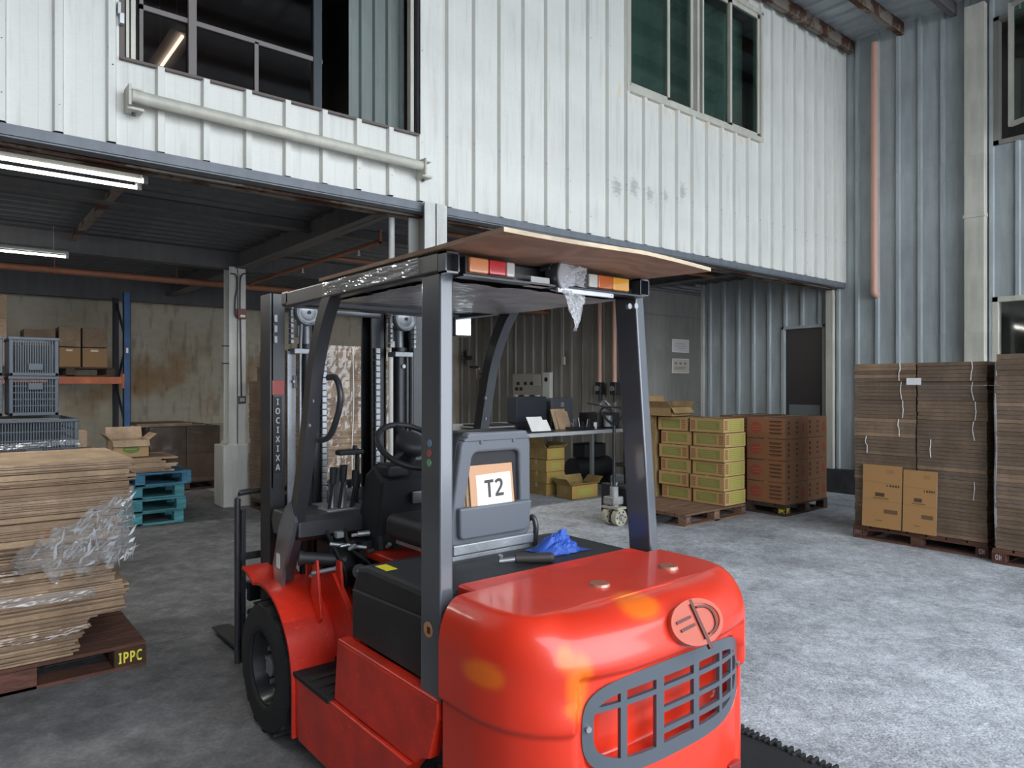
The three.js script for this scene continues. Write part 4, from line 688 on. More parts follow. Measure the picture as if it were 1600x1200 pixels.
  const lb = obj('load_backrest', [tube([V(1.275, 0.16, 3.95), V(1.275, 0.6, 3.95), V(1.275, 1.03, 3.95), V(1.282, 1.075, 3.95), V(1.31, 1.092, 3.95), V(1.6, 1.095, 3.95), V(2.33, 1.092, 3.95), V(2.358, 1.075, 3.95), V(2.365, 1.03, 3.95), V(2.365, 0.16, 3.95)], 0.017, 120, 10)], M.blackPaint, mast);
  obj('post', [bx(1.292, 1.315, 0.16, 1.0, 3.935, 3.955, 0.003)], M.blackPaint, lb);
  for (const y of [0.74, 0.58]) obj('crossbar', bx(1.275, 2.365, y - 0.02, y + 0.02, 3.94, 3.96, 0.004), M.blackPaint, lb);
  for (const u of [1.50, 1.72, 1.94, 2.16]) obj('upright', bx(u - 0.012, u + 0.012, 0.6, 1.09, 3.945, 3.96, 0.003), M.blackPaint, lb);
  for (const u of [1.50, 2.14]) obj('fork', [bx(u - 0.06, u + 0.06, 0.05, 0.62, 3.94, 3.985, 0.006), sidePoly([[3.94, 0.03], [5.0, 0.035], [5.0, 0.045], [3.99, 0.075], [3.94, 0.09]], u - 0.06, u + 0.06, 0.004)], M.mast, mast);
}
// ---- things lying on the hood
tag(obj('cloth', crumple(1, 1, 36, 30, 0.075, 271, (a, b, k) => { const x = a * 2 - 1, z = b * 2 - 1, r = Math.min(1, Math.hypot(x, z)); return V(2.07 + x * 0.115 + k * 0.2, 0.973 + Math.max(0, (1 - r * r)) * 0.045 + Math.max(-0.0, k + 0.045) * (1 - r) * 0.9, 2.24 + z * 0.085 - k * 0.2); }), std(lin(0.03, 0.10, 0.45), 0.55, 0, { side: THREE.DoubleSide })), 'crumpled blue cloth lying on the forklift hood', 'cloth');
{ const k = thing('hand_lever', 'brown-gripped lever lying on the hood behind the driver seat', 'lever', V(1.83, 0.97, 2.14));
  obj('grip', [cyl(V(1.78, 0.992, 2.17), V(1.90, 0.990, 2.10), 0.018, 0.022, 18), new THREE.SphereGeometry(0.022, 16, 12).translate(1.90, 0.99, -2.10)], std(lin(0.035, 0.028, 0.024), 0.6), k);
  obj('shaft', [cyl(V(1.72, 0.985, 2.20), V(1.79, 0.99, 2.165), 0.008, 0.012, 12), cyl(V(1.735, 0.985, 2.215), V(1.735, 1.005, 2.205), 0.01, 0.01, 10)], M.castIron, k); }
// ---------------------------------------------------------------- pallets, cartons and stock
const ORD = ['lowest', 'second', 'third', 'fourth', 'fifth', 'sixth', 'seventh', 'eighth', 'ninth', 'tenth', 'eleventh', 'twelfth'];
const UNIT = ['', 'first', 'second', 'third', 'fourth', 'fifth', 'sixth', 'seventh', 'eighth', 'ninth', 'tenth', 'eleventh', 'twelfth', 'thirteenth', 'fourteenth', 'fifteenth', 'sixteenth', 'seventeenth', 'eighteenth', 'nineteenth'];
const nth = (n) => n < 20 ? UNIT[n] : n % 10 ? ['', '', 'twenty', 'thirty', 'forty', 'fifty', 'sixty', 'seventy', 'eighty', 'ninety'][Math.floor(n / 10)] + '-' + UNIT[n % 10] : ['', '', 'twentieth', 'thirtieth', 'fortieth', 'fiftieth', 'sixtieth', 'seventieth', 'eightieth', 'ninetieth'][n / 10];
const cardTones = [[0.45, 0.315, 0.21], [0.39, 0.265, 0.175], [0.50, 0.36, 0.25], [0.36, 0.25, 0.17], [0.54, 0.385, 0.25]].map((c) => std(lin(...c), 0.85, 0, { map: T.card }));
const dullTones = [[0.235, 0.165, 0.115], [0.205, 0.145, 0.10], [0.27, 0.19, 0.13], [0.22, 0.16, 0.12]].map((c) => std(lin(...c), 0.8, 0, { map: T.card }));
M.palletBrown = std(lin(0.19, 0.085, 0.060), 0.85, 0, { map: T.wood });
M.palletDark = std(lin(0.10, 0.065, 0.050), 0.85, 0, { map: T.wood });
M.palletTan = std(lin(0.30, 0.18, 0.12), 0.85, 0, { map: T.wood });
M.palletBlue = [[0.06, 0.22, 0.38], [0.08, 0.34, 0.42], [0.07, 0.30, 0.38], [0.09, 0.38, 0.46]].map((c) => std(lin(...c), 0.8, 0, { map: T.wood }));
const markTex = (txt, fg, bg) => canvasTex(256, 128, (c, w, h) => { c.fillStyle = bg; c.fillRect(0, 0, w, h); c.fillStyle = fg; c.font = 'bold 92px sans-serif'; c.textAlign = 'center'; c.setTransform(0.95, 0, 0, 1.3, 0, 0); c.fillText(txt, w / 1.9, 82); c.setTransform(1, 0, 0, 1, 0, 0); c.fillStyle = bg; for (const x of [58, 118, 178, 226]) c.fillRect(x, 0, 5, h); });
const faceV = (u0, u1, y0, y1, v) => new THREE.PlaneGeometry(u1 - u0, y1 - y0).translate((u0 + u1) / 2, (y0 + y1) / 2, -v);                                  // faces the yard
const faceU = (v0, v1, y0, y1, u) => new THREE.PlaneGeometry(v1 - v0, y1 - y0).rotateY(-Math.PI / 2).translate(u, (y0 + y1) / 2, -(v0 + v1) / 2);          // faces left
function pallet(u0, u1, v0, v1, m, label, { h = 0.144, y = 0, group, marksV = [], marksU = [], planks = 7, bw = 0.11 } = {}) {
  const t = thing('pallet', label, 'pallet', V((u0 + u1) / 2, y, (v0 + v1) / 2), group), k = h / 0.144;
  const du = (u1 - u0 - bw) / 2, dv = (v1 - v0 - bw) / 2, W = (v1 - v0) / planks;
  for (let i = 0; i < planks; i++) obj('plank', bx(u0, u1, y + 0.122 * k, y + h, v0 + i * W + 0.008, v0 + (i + 1) * W - 0.008, 0.003), m, t);
  for (let i = 0; i < 3; i++) obj('stringer_board', bx(u0 + i * du, u0 + i * du + bw, y + 0.100 * k, y + 0.122 * k, v0, v1, 0.002), m, t);
  for (let i = 0; i < 3; i++) for (let j = 0; j < 3; j++) obj('block', bx(u0 + i * du, u0 + i * du + bw, y + 0.022 * k, y + 0.1 * k, v0 + j * dv, v0 + j * dv + bw, 0.003), m, t);
  for (let i = 0; i < 3; i++) obj('bottom_board', bx(u0 + i * du, u0 + i * du + bw, y, y + 0.022 * k, v0, v1, 0.002), m, t);
  for (let j = 0; j < 3; j += 2) obj('bottom_board', bx(u0 + bw, u1 - bw, y, y + 0.02 * k, v0 + j * dv, v0 + j * dv + bw, 0.002), m, t);
  for (const [i, mt] of marksV) obj('mark', faceV(u0 + i * du, u0 + i * du + bw, y + 0.022 * k, y + 0.12 * k, v0 - 0.0015), mt, t, { keepUV: true });
  for (const [j, mt] of marksU) obj('mark', faceU(v0 + j * dv, v0 + j * dv + bw, y + 0.024 * k, y + 0.1 * k, u0 - 0.0015), mt, t, { keepUV: true });
  return t;
}
function carton(label, u0, u1, y0, y1, v0, v1, m, { group, pu, pv, tape = true, open = 0, name = 'carton' } = {}) {
  const t = thing(name, label, 'carton', V((u0 + u1) / 2, y0, (v0 + v1) / 2), group);
  if (open) {
    const w = 0.006;
    obj('body', [bx(u0, u0 + w, y0, y1, v0, v1), bx(u1 - w, u1, y0, y1, v0, v1), bx(u0, u1, y0, y1, v0, v0 + w), bx(u0, u1, y0, y1, v1 - w, v1), bx(u0, u1, y0, y0 + w, v0, v1)], m, t);
    const fl = (v1 - v0) * 0.45, fu = (u1 - u0) * 0.35;
    obj('flap', bar(V((u0 + u1) / 2, y1, v1), V((u0 + u1) / 2, y1 + fl * 0.8, v1 + fl * 0.35), u1 - u0, 0.006), m, t);
    obj('flap', bar(V((u0 + u1) / 2, y1, v0), V((u0 + u1) / 2, y1 + (open > 1 ? fl * 0.2 : -fl * 0.4), v0 - fl * 0.3), u1 - u0, 0.006), m, t);
    obj('flap', bar(V(u1, y1, (v0 + v1) / 2), V(u1 + fu * 0.6, y1 + fu * 0.5, (v0 + v1) / 2), v1 - v0, 0.006), m, t);
    obj('flap', bar(V(u0, y1, (v0 + v1) / 2), V(u0 - fu * 0.5, y1 + fu * 0.55, (v0 + v1) / 2), v1 - v0, 0.006), m, t);
  } else obj('body', bx(u0, u1, y0 + 0.001, y1 - 0.001, v0, v1, 0.004), m, t);
  if (tape && !open) obj('tape', [bx(u0 - 0.0008, u1 + 0.0008, y1 - 0.0015, y1 + 0.0003, (v0 + v1) / 2 - 0.024, (v0 + v1) / 2 + 0.024), bx(u0 - 0.001, u0, y1 - 0.06, y1, (v0 + v1) / 2 - 0.024, (v0 + v1) / 2 + 0.024)], M.tape, t);
  if (pu) obj('print', faceU(v0 + 0.006, v1 - 0.006, y0 + 0.006, y1 - 0.006, u0 - 0.0012), pu, t, { keepUV: true });
  if (pv) obj('print', faceV(u0 + 0.006, u1 - 0.006, y0 + 0.006, y1 - 0.006, v0 - 0.0012), pv, t, { keepUV: true });
  return t;
}
function bundle(label, u0, u1, y0, y1, v0, v1, tones, { group, strings = [], n = 9 } = {}) {   // a tied bundle of flattened cartons
  const t = thing('carton_bundle', label, 'carton bundle', V((u0 + u1) / 2, y0, (v0 + v1) / 2), group), h = (y1 - y0) / n, g = [[], []];
  for (let i = 0; i < n; i++) g[rnd() < 0.3 ? 1 : 0].push(bx(u0 + rr(0, 0.012), u1 - rr(0, 0.01), y0 + i * h + 0.0015, y0 + (i + 1) * h - 0.0008, v0 + rr(0, 0.008), v1 - rr(0, 0.008)));
  g.forEach((q, i) => q.length && obj('sheets', q, tones[i], t));
  for (const v of strings) { const w = rr(-0.012, 0.012); obj('string', tube([V(u0 - 0.002, y1, v), V(u0 - 0.006, y1 - 0.07, v + w), V(u0 - 0.005, (y0 + y1) / 2, v + rr(-0.01, 0.01)), V(u0 - 0.006, y0 + 0.01, v - w)], 0.0045, 10, 5), M.paper, t); }
  return t;
}
const yellowMark = std(0xffffff, 0.7, 0, { map: markTex('IPPC', '#f8e552', '#3f2c0e') });
const oldMark = std(0xffffff, 0.8, 0, { map: markTex('IPPC', '#8d7466', '#4b312a') });
const paleMark = std(0xffffff, 0.8, 0, { map: markTex('OH', '#b9aaa2', '#4a2c26') });

// ---- front left: flattened cartons on a brown pallet, loosely wrapped
pallet(-0.29, 0.975, 4.69, 5.70, M.palletBrown, 'reddish brown pallet with yellow block lettering under the flattened cartons', { marksV: [[2, yellowMark]], h: 0.14, planks: 6, bw: 0.17 });
{ const edge = [[0.13, 0.60], [0.24, 0.64], [0.33, 0.70], [0.36, 0.86], [0.50, 0.87], [0.56, 0.80], [0.75, 0.81], [0.92, 0.85], [1.05, 0.895], [1.25, 0.90]];
  const ur = (y) => { for (let i = 0; i + 1 < edge.length; i++) if (y <= edge[i + 1][0]) return lerp(edge[i][1], edge[i + 1][1], clamp((y - edge[i][0]) / (edge[i + 1][0] - edge[i][0]), 0, 1)); return 0.9; };
  let y = 0.143, i = 0;
  while (y < 1.235) {
    const h = rnd() < 0.10 ? rr(0.028, 0.042) : rr(0.007, 0.019), m = pick(cardTones), u1 = ur(y) + rr(-0.028, 0.022), u0 = -0.33 + rr(-0.03, 0.03), v0 = 4.665 + rr(-0.012, 0.02) + (y < 0.34 ? 0.03 : 0);
    const o = tag(obj('flattened_carton', [bx(u0, u1, y, y + h * 0.9, v0, v0 + 0.92 + rr(-0.03, 0.03), 0.002)], m), 'flattened brown carton, ' + nth(i + 1) + ' from below in the loosely wrapped front left stack', 'flattened carton', 'flattened cartons on the front left pallet');
    if (i % 4 === 1) obj('flap', bx(lerp(u0, u1, rr(0.1, 0.7)), u1 - rr(0.02, 0.2), y + h * 0.15, y + h * 0.8, v0 - rr(0.004, 0.012), v0 + 0.1), pick(cardTones), o);
    y += h; i++;
  }
  const dark = std(lin(0.05, 0.045, 0.04), 0.8);
  // stretch film hanging loose at the corner, and two bands round the stack
  const film = thing('stretch_film', 'torn clear stretch film hanging on the front left carton stack', 'plastic film', V(0.5, 0.4, 4.62));
  obj('loose_tail', crumple(1, 1, 110, 90, 0.085, 301, (a, b, k) => { const u = lerp(0.30, 0.90, a), rag = vnoise(a * 0.98, 0.3, 23, 305) - 0.5, yl = lerp(0.70, 0.72, a) - 0.10 * Math.sin(a * 3) + 0.07 * rag, yh = lerp(0.76, 1.08, a ** 0.9) + 0.08 * (vnoise(a * 0.98, 0.7, 19, 307) - 0.5); return V(u + k * 0.3, lerp(yl, yh, b), 4.60 + k * 1.1 + (a > 0.9 ? (a - 0.9) * 0.6 : 0)); }), M.filmTail, film);
  obj('loose_tail', crumple(1, 1, 50, 50, 0.07, 311, (a, b, k) => V(lerp(0.62, 0.83, a) + k * 0.4 - (1 - b) * 0.05, lerp(0.55, 0.80, b), 4.61 + k * 0.9)), M.film, film);
  const shard = [];                                                 // creased facets of the loose film
  for (let k = 0; k < 130; k++) {
    const a = Math.sqrt(rnd()), u = lerp(0.34, 0.89, a), yc = lerp(lerp(0.71, 0.65, a), lerp(0.76, 1.08, a ** 0.9), rnd()), dir = rr(0.0, 1.7), L = rr(0.02, 0.10), W = rr(0.002, 0.010), v = 4.60 + rr(-0.035, 0.03);
    const P = (t, w, d) => V(u + Math.cos(dir) * L * t - Math.sin(dir) * W * w, yc + Math.sin(dir) * L * t + Math.cos(dir) * W * w, v + d);
    const A = P(-0.5, rr(-0.2, 0.2), rr(-0.01, 0.01)), B = P(rr(-0.1, 0.1), 1, rr(-0.012, 0.012)), C = P(0.5, rr(-0.2, 0.2), rr(-0.01, 0.01)), D = P(rr(-0.1, 0.1), -1, rr(-0.012, 0.012));
    for (const q of [A, B, C, A, C, D]) shard.push(q.x, q.y, q.z);
  }
  const sg = new THREE.BufferGeometry(); sg.setAttribute('position', new THREE.Float32BufferAttribute(shard, 3)); sg.computeVertexNormals();
  obj('creases', sg, phy(lin(0.93, 0.94, 0.95), 0.10, 0, { transmission: 0.6, thickness: 0, ior: 1.8, side: THREE.DoubleSide }), film, { kind: 'stuff' });
  obj('band', crumple(1, 1, 80, 10, 0.02, 321, (a, b, k) => V(lerp(-0.36, 0.70, a), lerp(0.485, 0.545, b) + 0.01 * Math.sin(a * 5), 4.630 + k)), M.filmDense, film);
  obj('band', crumple(1, 1, 80, 10, 0.02, 331, (a, b, k) => V(lerp(-0.36, 0.55, a), lerp(0.62, 0.685, b) + 0.01 * Math.sin(a * 5), 4.632 + k)), M.film, film);
  obj('band', crumple(1, 1, 80, 8, 0.010, 341, (a, b, k) => V(lerp(-0.36, 0.66, a), lerp(0.275, 0.325, b), 4.642 + k)), M.film, film);
}
// ---- grey crates behind it
M.crate = std(lin(0.062, 0.076, 0.094), 0.5); M.crateShade = std(lin(0.018, 0.02, 0.024), 0.7);
function crate(label, u0, u1, y0, h, v0, v1, { bars = 17, rows = 0, m = M.crate, grip = 1 } = {}) {
  const y1 = y0 + h, t = thing('crate', label, 'crate', V((u0 + u1) / 2, y0, (v0 + v1) / 2), 'grey plastic crates on the left'), c = 0.03;
  obj('frame', [bx(u0, u0 + c, y0, y1, v0, v0 + c, 0.005), bx(u1 - c, u1, y0, y1, v0, v0 + c, 0.005), bx(u0, u0 + c, y0, y1, v1 - c, v1, 0.005), bx(u1 - c, u1, y0, y1, v1 - c, v1, 0.005), bx(u0 - 0.006, u1 + 0.006, y1 - 0.028, y1 - 0.002, v0 - 0.006, v0 + 0.02, 0.005), bx(u0 - 0.006, u1 + 0.006, y1 - 0.028, y1 - 0.002, v1 - 0.02, v1 + 0.006, 0.005), bx(u0 - 0.006, u0 + 0.02, y1 - 0.028, y1 - 0.002, v0, v1, 0.005), bx(u1 - 0.02, u1 + 0.006, y1 - 0.028, y1 - 0.002, v0, v1, 0.005), bx(u0, u1, y0, y0 + 0.03, v0, v1, 0.005)], m, t);
  const g = []; for (let i = 1; i < bars; i++) { const u = lerp(u0 + c, u1 - c, i / bars); g.push(bx(u - 0.004, u + 0.004, y0 + 0.03, y1 - 0.028, v0 + 0.004, v0 + 0.014)); }
  for (let i = 1; i < 14; i++) { const v = lerp(v0 + c, v1 - c, i / 14); g.push(bx(u0 + 0.004, u0 + 0.012, y0 + 0.03, y1 - 0.028, v - 0.004, v + 0.004), bx(u1 - 0.012, u1 - 0.004, y0 + 0.03, y1 - 0.028, v - 0.004, v + 0.004)); }
  for (let i = 1; i < rows; i++) { const y = lerp(y0 + 0.03, y1 - 0.03, i / rows); g.push(bx(u0, u1, y - 0.004, y + 0.004, v0 + 0.002, v0 + 0.012), bx(u1 - 0.012, u1 - 0.002, y - 0.004, y + 0.004, v0, v1)); }
  obj('lattice', g, m, t);
  obj('inner_wall', [bx(u0 + 0.02, u1 - 0.02, y0 + 0.03, y1 - 0.05, v1 - 0.05, v1 - 0.02)], M.crateShade, t);  // darker copy of the crate plastic, painting in the shade inside
  const cu = (u0 + u1) / 2 + 0.01, gy = grip > 0 ? y0 + 0.05 : y1 - 0.12;
  obj('handle', [bx(cu - 0.055, cu + 0.055, gy, gy + 0.06, v0 - 0.012, v0 + 0.012, 0.005)], m, t);
  return t;
}
{ const H = 0.3425;
  crate('grey slatted crate, topmost on the crate stack beside the blue rack', 0.475, 0.835, 1.76, 0.34, 7.40, 7.93, { grip: 1 });
  crate('grey slatted crate, second from the top of the crate stack', 0.475, 0.835, 1.415, 0.345, 7.40, 7.93, { rows: 5, grip: -1 });
  crate('grey crate at the left picture edge, upper of two', 0.07, 0.43, 1.76, 0.34, 7.40, 7.93);
  crate('grey crate at the left picture edge, lower of two', 0.07, 0.43, 1.415, 0.345, 7.40, 7.93, { rows: 5, grip: -1 });
  for (let k = 0; k < 4; k++) crate('wide grey crate, ' + ORD[k] + ' layer of the crate base', 0.28, 0.93, k * 0.35, 0.35, 6.98, 7.95, { bars: 31, rows: 4, m: M.crate, grip: 1 });
  for (let k = 0; k < 4; k++) crate('wide grey crate at the far left, ' + ORD[k] + ' layer of the crate base', -0.40, 0.25, k * 0.35, 0.35, 6.98, 7.95, { bars: 31, rows: 4, grip: 1 });
  tag(obj('film_band', crumple(1, 1, 90, 8, 0.014, 351, (a, b, k) => { const q = a * 1.12; return q < 1 ? V(lerp(-0.42, 0.945, q), lerp(1.165, 1.215, b) + 0.006 * Math.sin(q * 9), 6.955 + k) : V(0.95 + k, lerp(1.165, 1.215, b), 6.955 + (q - 1) * 3); }), M.filmDense), 'white film band tied round the wide grey crates', 'plastic film');
}
// ---- blue pallets, flattened cartons on them
for (let k = 0; k < 4; k++) pallet(1.33 - (k % 2) * 0.03, 2.385 + [-0.02, 0.0, -0.01, 0.06][k], 9.32 + [0.03, 0, 0.04, 0][k], 10.40, M.palletBlue[[3, 2, 1, 0][k]], 'blue wooden pallet, ' + ['lowest', 'second from the floor', 'third from the floor', 'topmost'][k] + ' of the blue stack', { h: 0.156, y: k * 0.157, group: 'stacked blue pallets' });
{ let y = 0.630; for (let k = 0; k < 9; k++) { const h = rr(0.014, 0.026); tag(obj('flattened_carton', bx(1.22 + rr(-0.06, 0.06), 2.22 + rr(-0.12, 0.1), y, y + h * 0.92, 9.36 + rr(-0.05, 0.05), 10.25 + rr(-0.1, 0.05)), pick(cardTones)), 'flattened carton on the blue pallets, ' + nth(k + 1) + ' from below', 'flattened carton', 'flattened cartons on the blue pallets'); y += h; }
  const greenOval = std(0xffffff, 0.8, 0, { map: canvasTex(256, 160, (c, w, h) => { c.fillStyle = '#a98a63'; c.fillRect(0, 0, w, h); c.fillStyle = '#5f7a3c'; c.beginPath(); c.ellipse(128, 84, 62, 40, 0, 0, 7); c.fill(); c.fillStyle = '#a98a63'; c.fillRect(90, 78, 80, 8); }) });
  carton('opened carton with a green oval print on the blue pallets', 1.62, 2.02, y + 0.002, y + 0.21, 9.55, 9.95, cardTones[2], { pv: greenOval, tape: false, open: 1 });
  carton('small carton on the blue pallets next to the grey crates', 1.20, 1.46, y + 0.002, y + 0.14, 9.58, 9.95, cardTones[4]);
  carton('small dented carton on top of another beside the grey crates', 1.14, 1.37, y + 0.145, y + 0.34, 9.62, 9.9, cardTones[2]);
}
// ---- dark cartons under film behind the blue pallets
pallet(2.55, 3.62, 12.05, 13.05, M.palletDark, 'dark pallet under the film-covered cartons behind the blue pallets', { h: 0.14 });
{ const tones = [[0.14, 0.095, 0.07], [0.11, 0.078, 0.06], [0.17, 0.115, 0.085]].map((c) => std(lin(...c), 0.8, 0, { map: T.card })); let n = 0;
  for (let r = 0; r < 2; r++) for (let c = 0; c < 2; c++) for (let d = 0; d < 2; d++) carton('dark brown carton under dull film, ' + ['lower', 'upper'][r] + ' layer, ' + ['left', 'right'][c] + ' ' + ['front', 'back'][d], 2.57 + c * 0.525, 2.57 + (c + 1) * 0.525 - 0.01, 0.142 + r * 0.44, 0.142 + (r + 1) * 0.44 - 0.002, 12.06 + d * 0.5, 12.06 + (d + 1) * 0.5 - 0.01, tones[n++ % 3], { group: 'film-covered cartons behind the blue pallets' });
  tag(obj('dull_film', crumple(1, 1, 50, 40, 0.016, 361, (a, b, k) => V(lerp(2.54, 3.64, a), lerp(0.20, 1.06, b), 12.02 + k)), M.filmDull), 'dull clear film over the dark cartons behind the blue pallets', 'plastic film');
  tag(obj('flattened_carton', [bx(2.45, 3.4, 1.03, 1.05, 12.1, 13.0), bx(2.40, 3.2, 1.051, 1.075, 12.15, 12.95)], cardTones[3]), 'flattened cartons lying across the film-covered dark cartons', 'flattened carton');
}
// ---- blue and orange pallet rack
{ const bluePaint = std(lin(0.035, 0.12, 0.30), 0.55, 0, { map: T.scuff }), orange = std(lin(0.55, 0.13, 0.03), 0.5, 0, { map: T.scuff }), dk = std(lin(0.02, 0.025, 0.035), 0.6);
  const rack = thing('pallet_rack', 'blue upright pallet rack with orange beams against the stained wall', 'rack', V(0.8, 0, 12.75));
  for (const u of [2.235, -0.75]) {
    obj('post', [bx(u, u + 0.10, 0, 3.12, 12.28, 12.31), bx(u, u + 0.008, 0, 3.12, 12.28, 12.36), bx(u + 0.092, u + 0.10, 0, 3.12, 12.28, 12.36)], bluePaint, rack);
    obj('post', [bx(u, u + 0.09, 0, 3.12, 13.15, 13.18), bx(u, u + 0.008, 0, 3.12, 13.10, 13.18)], dk, rack);
    for (let k = 0; k < 4; k++) obj('brace', bar(V(u + 0.05, 0.3 + k * 0.68, k % 2 ? 12.33 : 13.14), V(u + 0.05, 0.98 + k * 0.68, k % 2 ? 13.14 : 12.33), 0.03, 0.03), dk, rack);
    obj('foot', bx(u - 0.02, u + 0.12, 0, 0.01, 12.24, 12.38), bluePaint, rack);
  }
  for (const v of [12.28, 13.13]) obj('beam', [bx(-0.65, 2.235, 1.70, 1.81, v, v + 0.05, 0.004)], orange, rack);
  for (const u of [2.215, -0.65]) obj('beam_clip', bx(u, u + 0.03, 1.63, 1.86, 12.265, 12.282), orange, rack);
  obj('label_plate', [bx(2.27, 2.30, 2.18, 2.26, 12.277, 12.28)], M.paper, rack);
  pallet(0.95, 2.12, 12.30, 13.15, M.palletDark, 'dark pallet resting on the orange rack beams', { y: 1.811, h: 0.14 });
  const two = canvasTex(128, 128, (c, w, h) => { c.fillStyle = '#8a6a48'; c.fillRect(0, 0, w, h); c.fillStyle = '#cbbfb0'; c.fillRect(40, 10, 40, 14); });
  const tag2 = std(0xffffff, 0.8, 0, { map: two });
  for (const [i, [a, b]] of [[1.40, 1.675], [1.70, 2.03]].entries()) for (let r = 0; r < 2; r++) carton('brown carton on the rack, ' + ['left', 'right'][i] + ' pair, ' + ['lower' , 'upper'][r] + ' one', a, b, 1.952 + r * 0.305, 1.952 + (r + 1) * 0.305 - 0.01, 12.36, 12.80, [dullTones[0], dullTones[2]][(i + r) % 2], { pv: r ? undefined : tag2, tape: true });
  carton('wide brown carton at the left end of the rack pallet', 0.97, 1.36, 1.952, 2.50, 12.40, 12.95, dullTones[1]);
  pallet(-0.40, 0.80, 12.30, 13.15, M.palletDark, 'dark pallet on the rack beams at the left picture edge', { y: 1.811, h: 0.14 });
  for (let k = 0; k < 3; k++) carton('pale carton in the tall pile on the rack at the picture edge, ' + ORD[k], 0.20, 0.765, 1.952 + k * 0.34, 2.29 + k * 0.34, 12.35, 12.9, cardTones[2]);
}
// ---- two tall stacks of bundled cartons beside the inner column
pallet(3.44, 4.54, 7.68, 8.66, M.palletDark, 'dark pallet under the tall film-wrapped stack seen through the mast');
pallet(3.35, 4.45, 8.74, 9.84, M.palletDark, 'dark pallet under the tall brown stack beside the white column');
for (let r = 0; r < 10; r++) {
  const y0 = 0.145 + r * 0.199, y1 = y0 + 0.198;
  for (let c = 0; c < 2; c++) bundle('carton bundle in the film-wrapped stack seen through the mast, ' + ['left', 'right'][c] + ' side, ' + ORD[r], 3.43 + c * 0.55 + rr(-0.008, 0.008), 3.43 + (c + 1) * 0.55 - 0.012, y0, y1, 7.67 + rr(-0.012, 0.012), 8.64, [cardTones[r % 5], cardTones[(r + 2) % 5]], { group: 'bundles in the film-wrapped stack' });
  if (r < 9 || true) bundle('dull carton bundle in the tall stack beside the white column, ' + ORD[r], 3.33 + (r > 7 ? 0.05 : 0) + rr(-0.012, 0.012), 4.43, y0, y1, 8.73, 9.85 - (r > 7 ? 0.12 * (r - 7) : 0), [dullTones[r % 4], dullTones[(r + 1) % 4]], { group: 'bundles beside the white column' });
}
{ const f = thing('wrapping_film', 'shiny stretch film round the tall carton stack seen through the mast', 'plastic film', V(3.9, 0.15, 7.64));
  obj('front_wrap', crumple(1, 1, 60, 110, 0.022, 371, (a, b, k) => V(lerp(3.40, 4.55, a), lerp(0.16, 2.14, b), 7.635 + k)), M.film, f);
  obj('side_wrap', crumple(1, 1, 50, 110, 0.02, 381, (a, b, k) => V(3.405 + k, lerp(0.16, 2.12, b), lerp(7.64, 8.66, a))), M.film, f);
  for (const [u, w] of [[3.78, 0.01], [3.96, -0.01], [4.2, 0.012]]) obj('strap', tube([V(u, 2.13, 7.615), V(u + w, 1.5, 7.61), V(u - w, 0.9, 7.61), V(u, 0.2, 7.615)], 0.006, 16, 5), M.paper, f);
}
// ---- green-printed cartons on a pallet and the pallet truck in it
const greenSide = (fl) => std(0xffffff, 0.85, 0, { map: canvasTex(256, 128, (c, w, h) => { c.fillStyle = '#b3905c'; c.fillRect(0, 0, w, h); c.fillStyle = '#868244'; c.fillRect(fl ? 60 : 26, 22, 170, 84); c.fillStyle = '#9c9657'; for (let k = 0; k < 4; k++) c.fillRect((fl ? 70 : 36) + k * 6, 36 + k * 16, 120, 5); c.fillStyle = '#8d5f45'; const x = fl ? 6 : 210; c.fillRect(x, 20, 36, 88); c.fillStyle = '#b3905c'; for (let k = 0; k < 4; k++) c.fillRect(x, 36 + k * 18, 36, 5); }) });
const gA = greenSide(0), gB = greenSide(1), gEnd = std(0xffffff, 0.85, 0, { map: canvasTex(160, 128, (c, w, h) => { c.fillStyle = '#c3a469'; c.fillRect(0, 0, w, h); c.fillStyle = '#a6a152'; c.fillRect(40, 12, 112, 104); c.fillStyle = '#c3b36a'; for (let k = 0; k < 5; k++) c.fillRect(50, 24 + k * 18, 80, 5); c.fillStyle = '#96684a'; c.fillRect(6, 16, 24, 90); c.fillStyle = '#c3a469'; for (let k = 0; k < 4; k++) c.fillRect(6, 32 + k * 18, 24, 5); }) });
M.greenCard = std(lin(0.42, 0.28, 0.13), 0.85, 0, { map: T.card });
pallet(6.87, 8.13, 5.20, 6.32, M.palletTan, 'reddish pallet under the green-printed cartons, half empty', { marksV: [[0, oldMark], [2, oldMark]] });
for (let r = 0; r < 6; r++) for (let c = 0; c < 2; c++) {
  const y0 = 0.146 + r * 0.185, off = (r % 2) * 0.03, j = rr(-0.01, 0.01), v0 = 5.24 + c * 0.52 + (c ? off : 0) + (r % 3) * 0.006;
  carton('green-printed carton, ' + ['near', 'far'][c] + ' column of the pallet pile, ' + (r ? ORD[r] + ' from below' : 'lowest'), 7.73 - (r % 2) * 0.025 + j, 8.19 + j - (r % 2) * 0.02, y0, y0 + 0.184, v0, v0 + 0.485 + (c ? 0.0 : off), M.greenCard, { pu: (r + c) % 2 ? gB : gA, pv: c ? undefined : gEnd, group: 'green-printed cartons on the pallet' });
}
carton('opened green-printed carton with lifted flap behind the pallet pile', 7.62, 8.05, 1.26, 1.38, 6.0, 6.42, M.greenCard, { tape: false, open: 1 });
carton('green-printed carton, lower filler behind the near pile', 7.70, 8.16, 0.146, 1.258, 6.33, 6.75, M.greenCard, { tape: false });
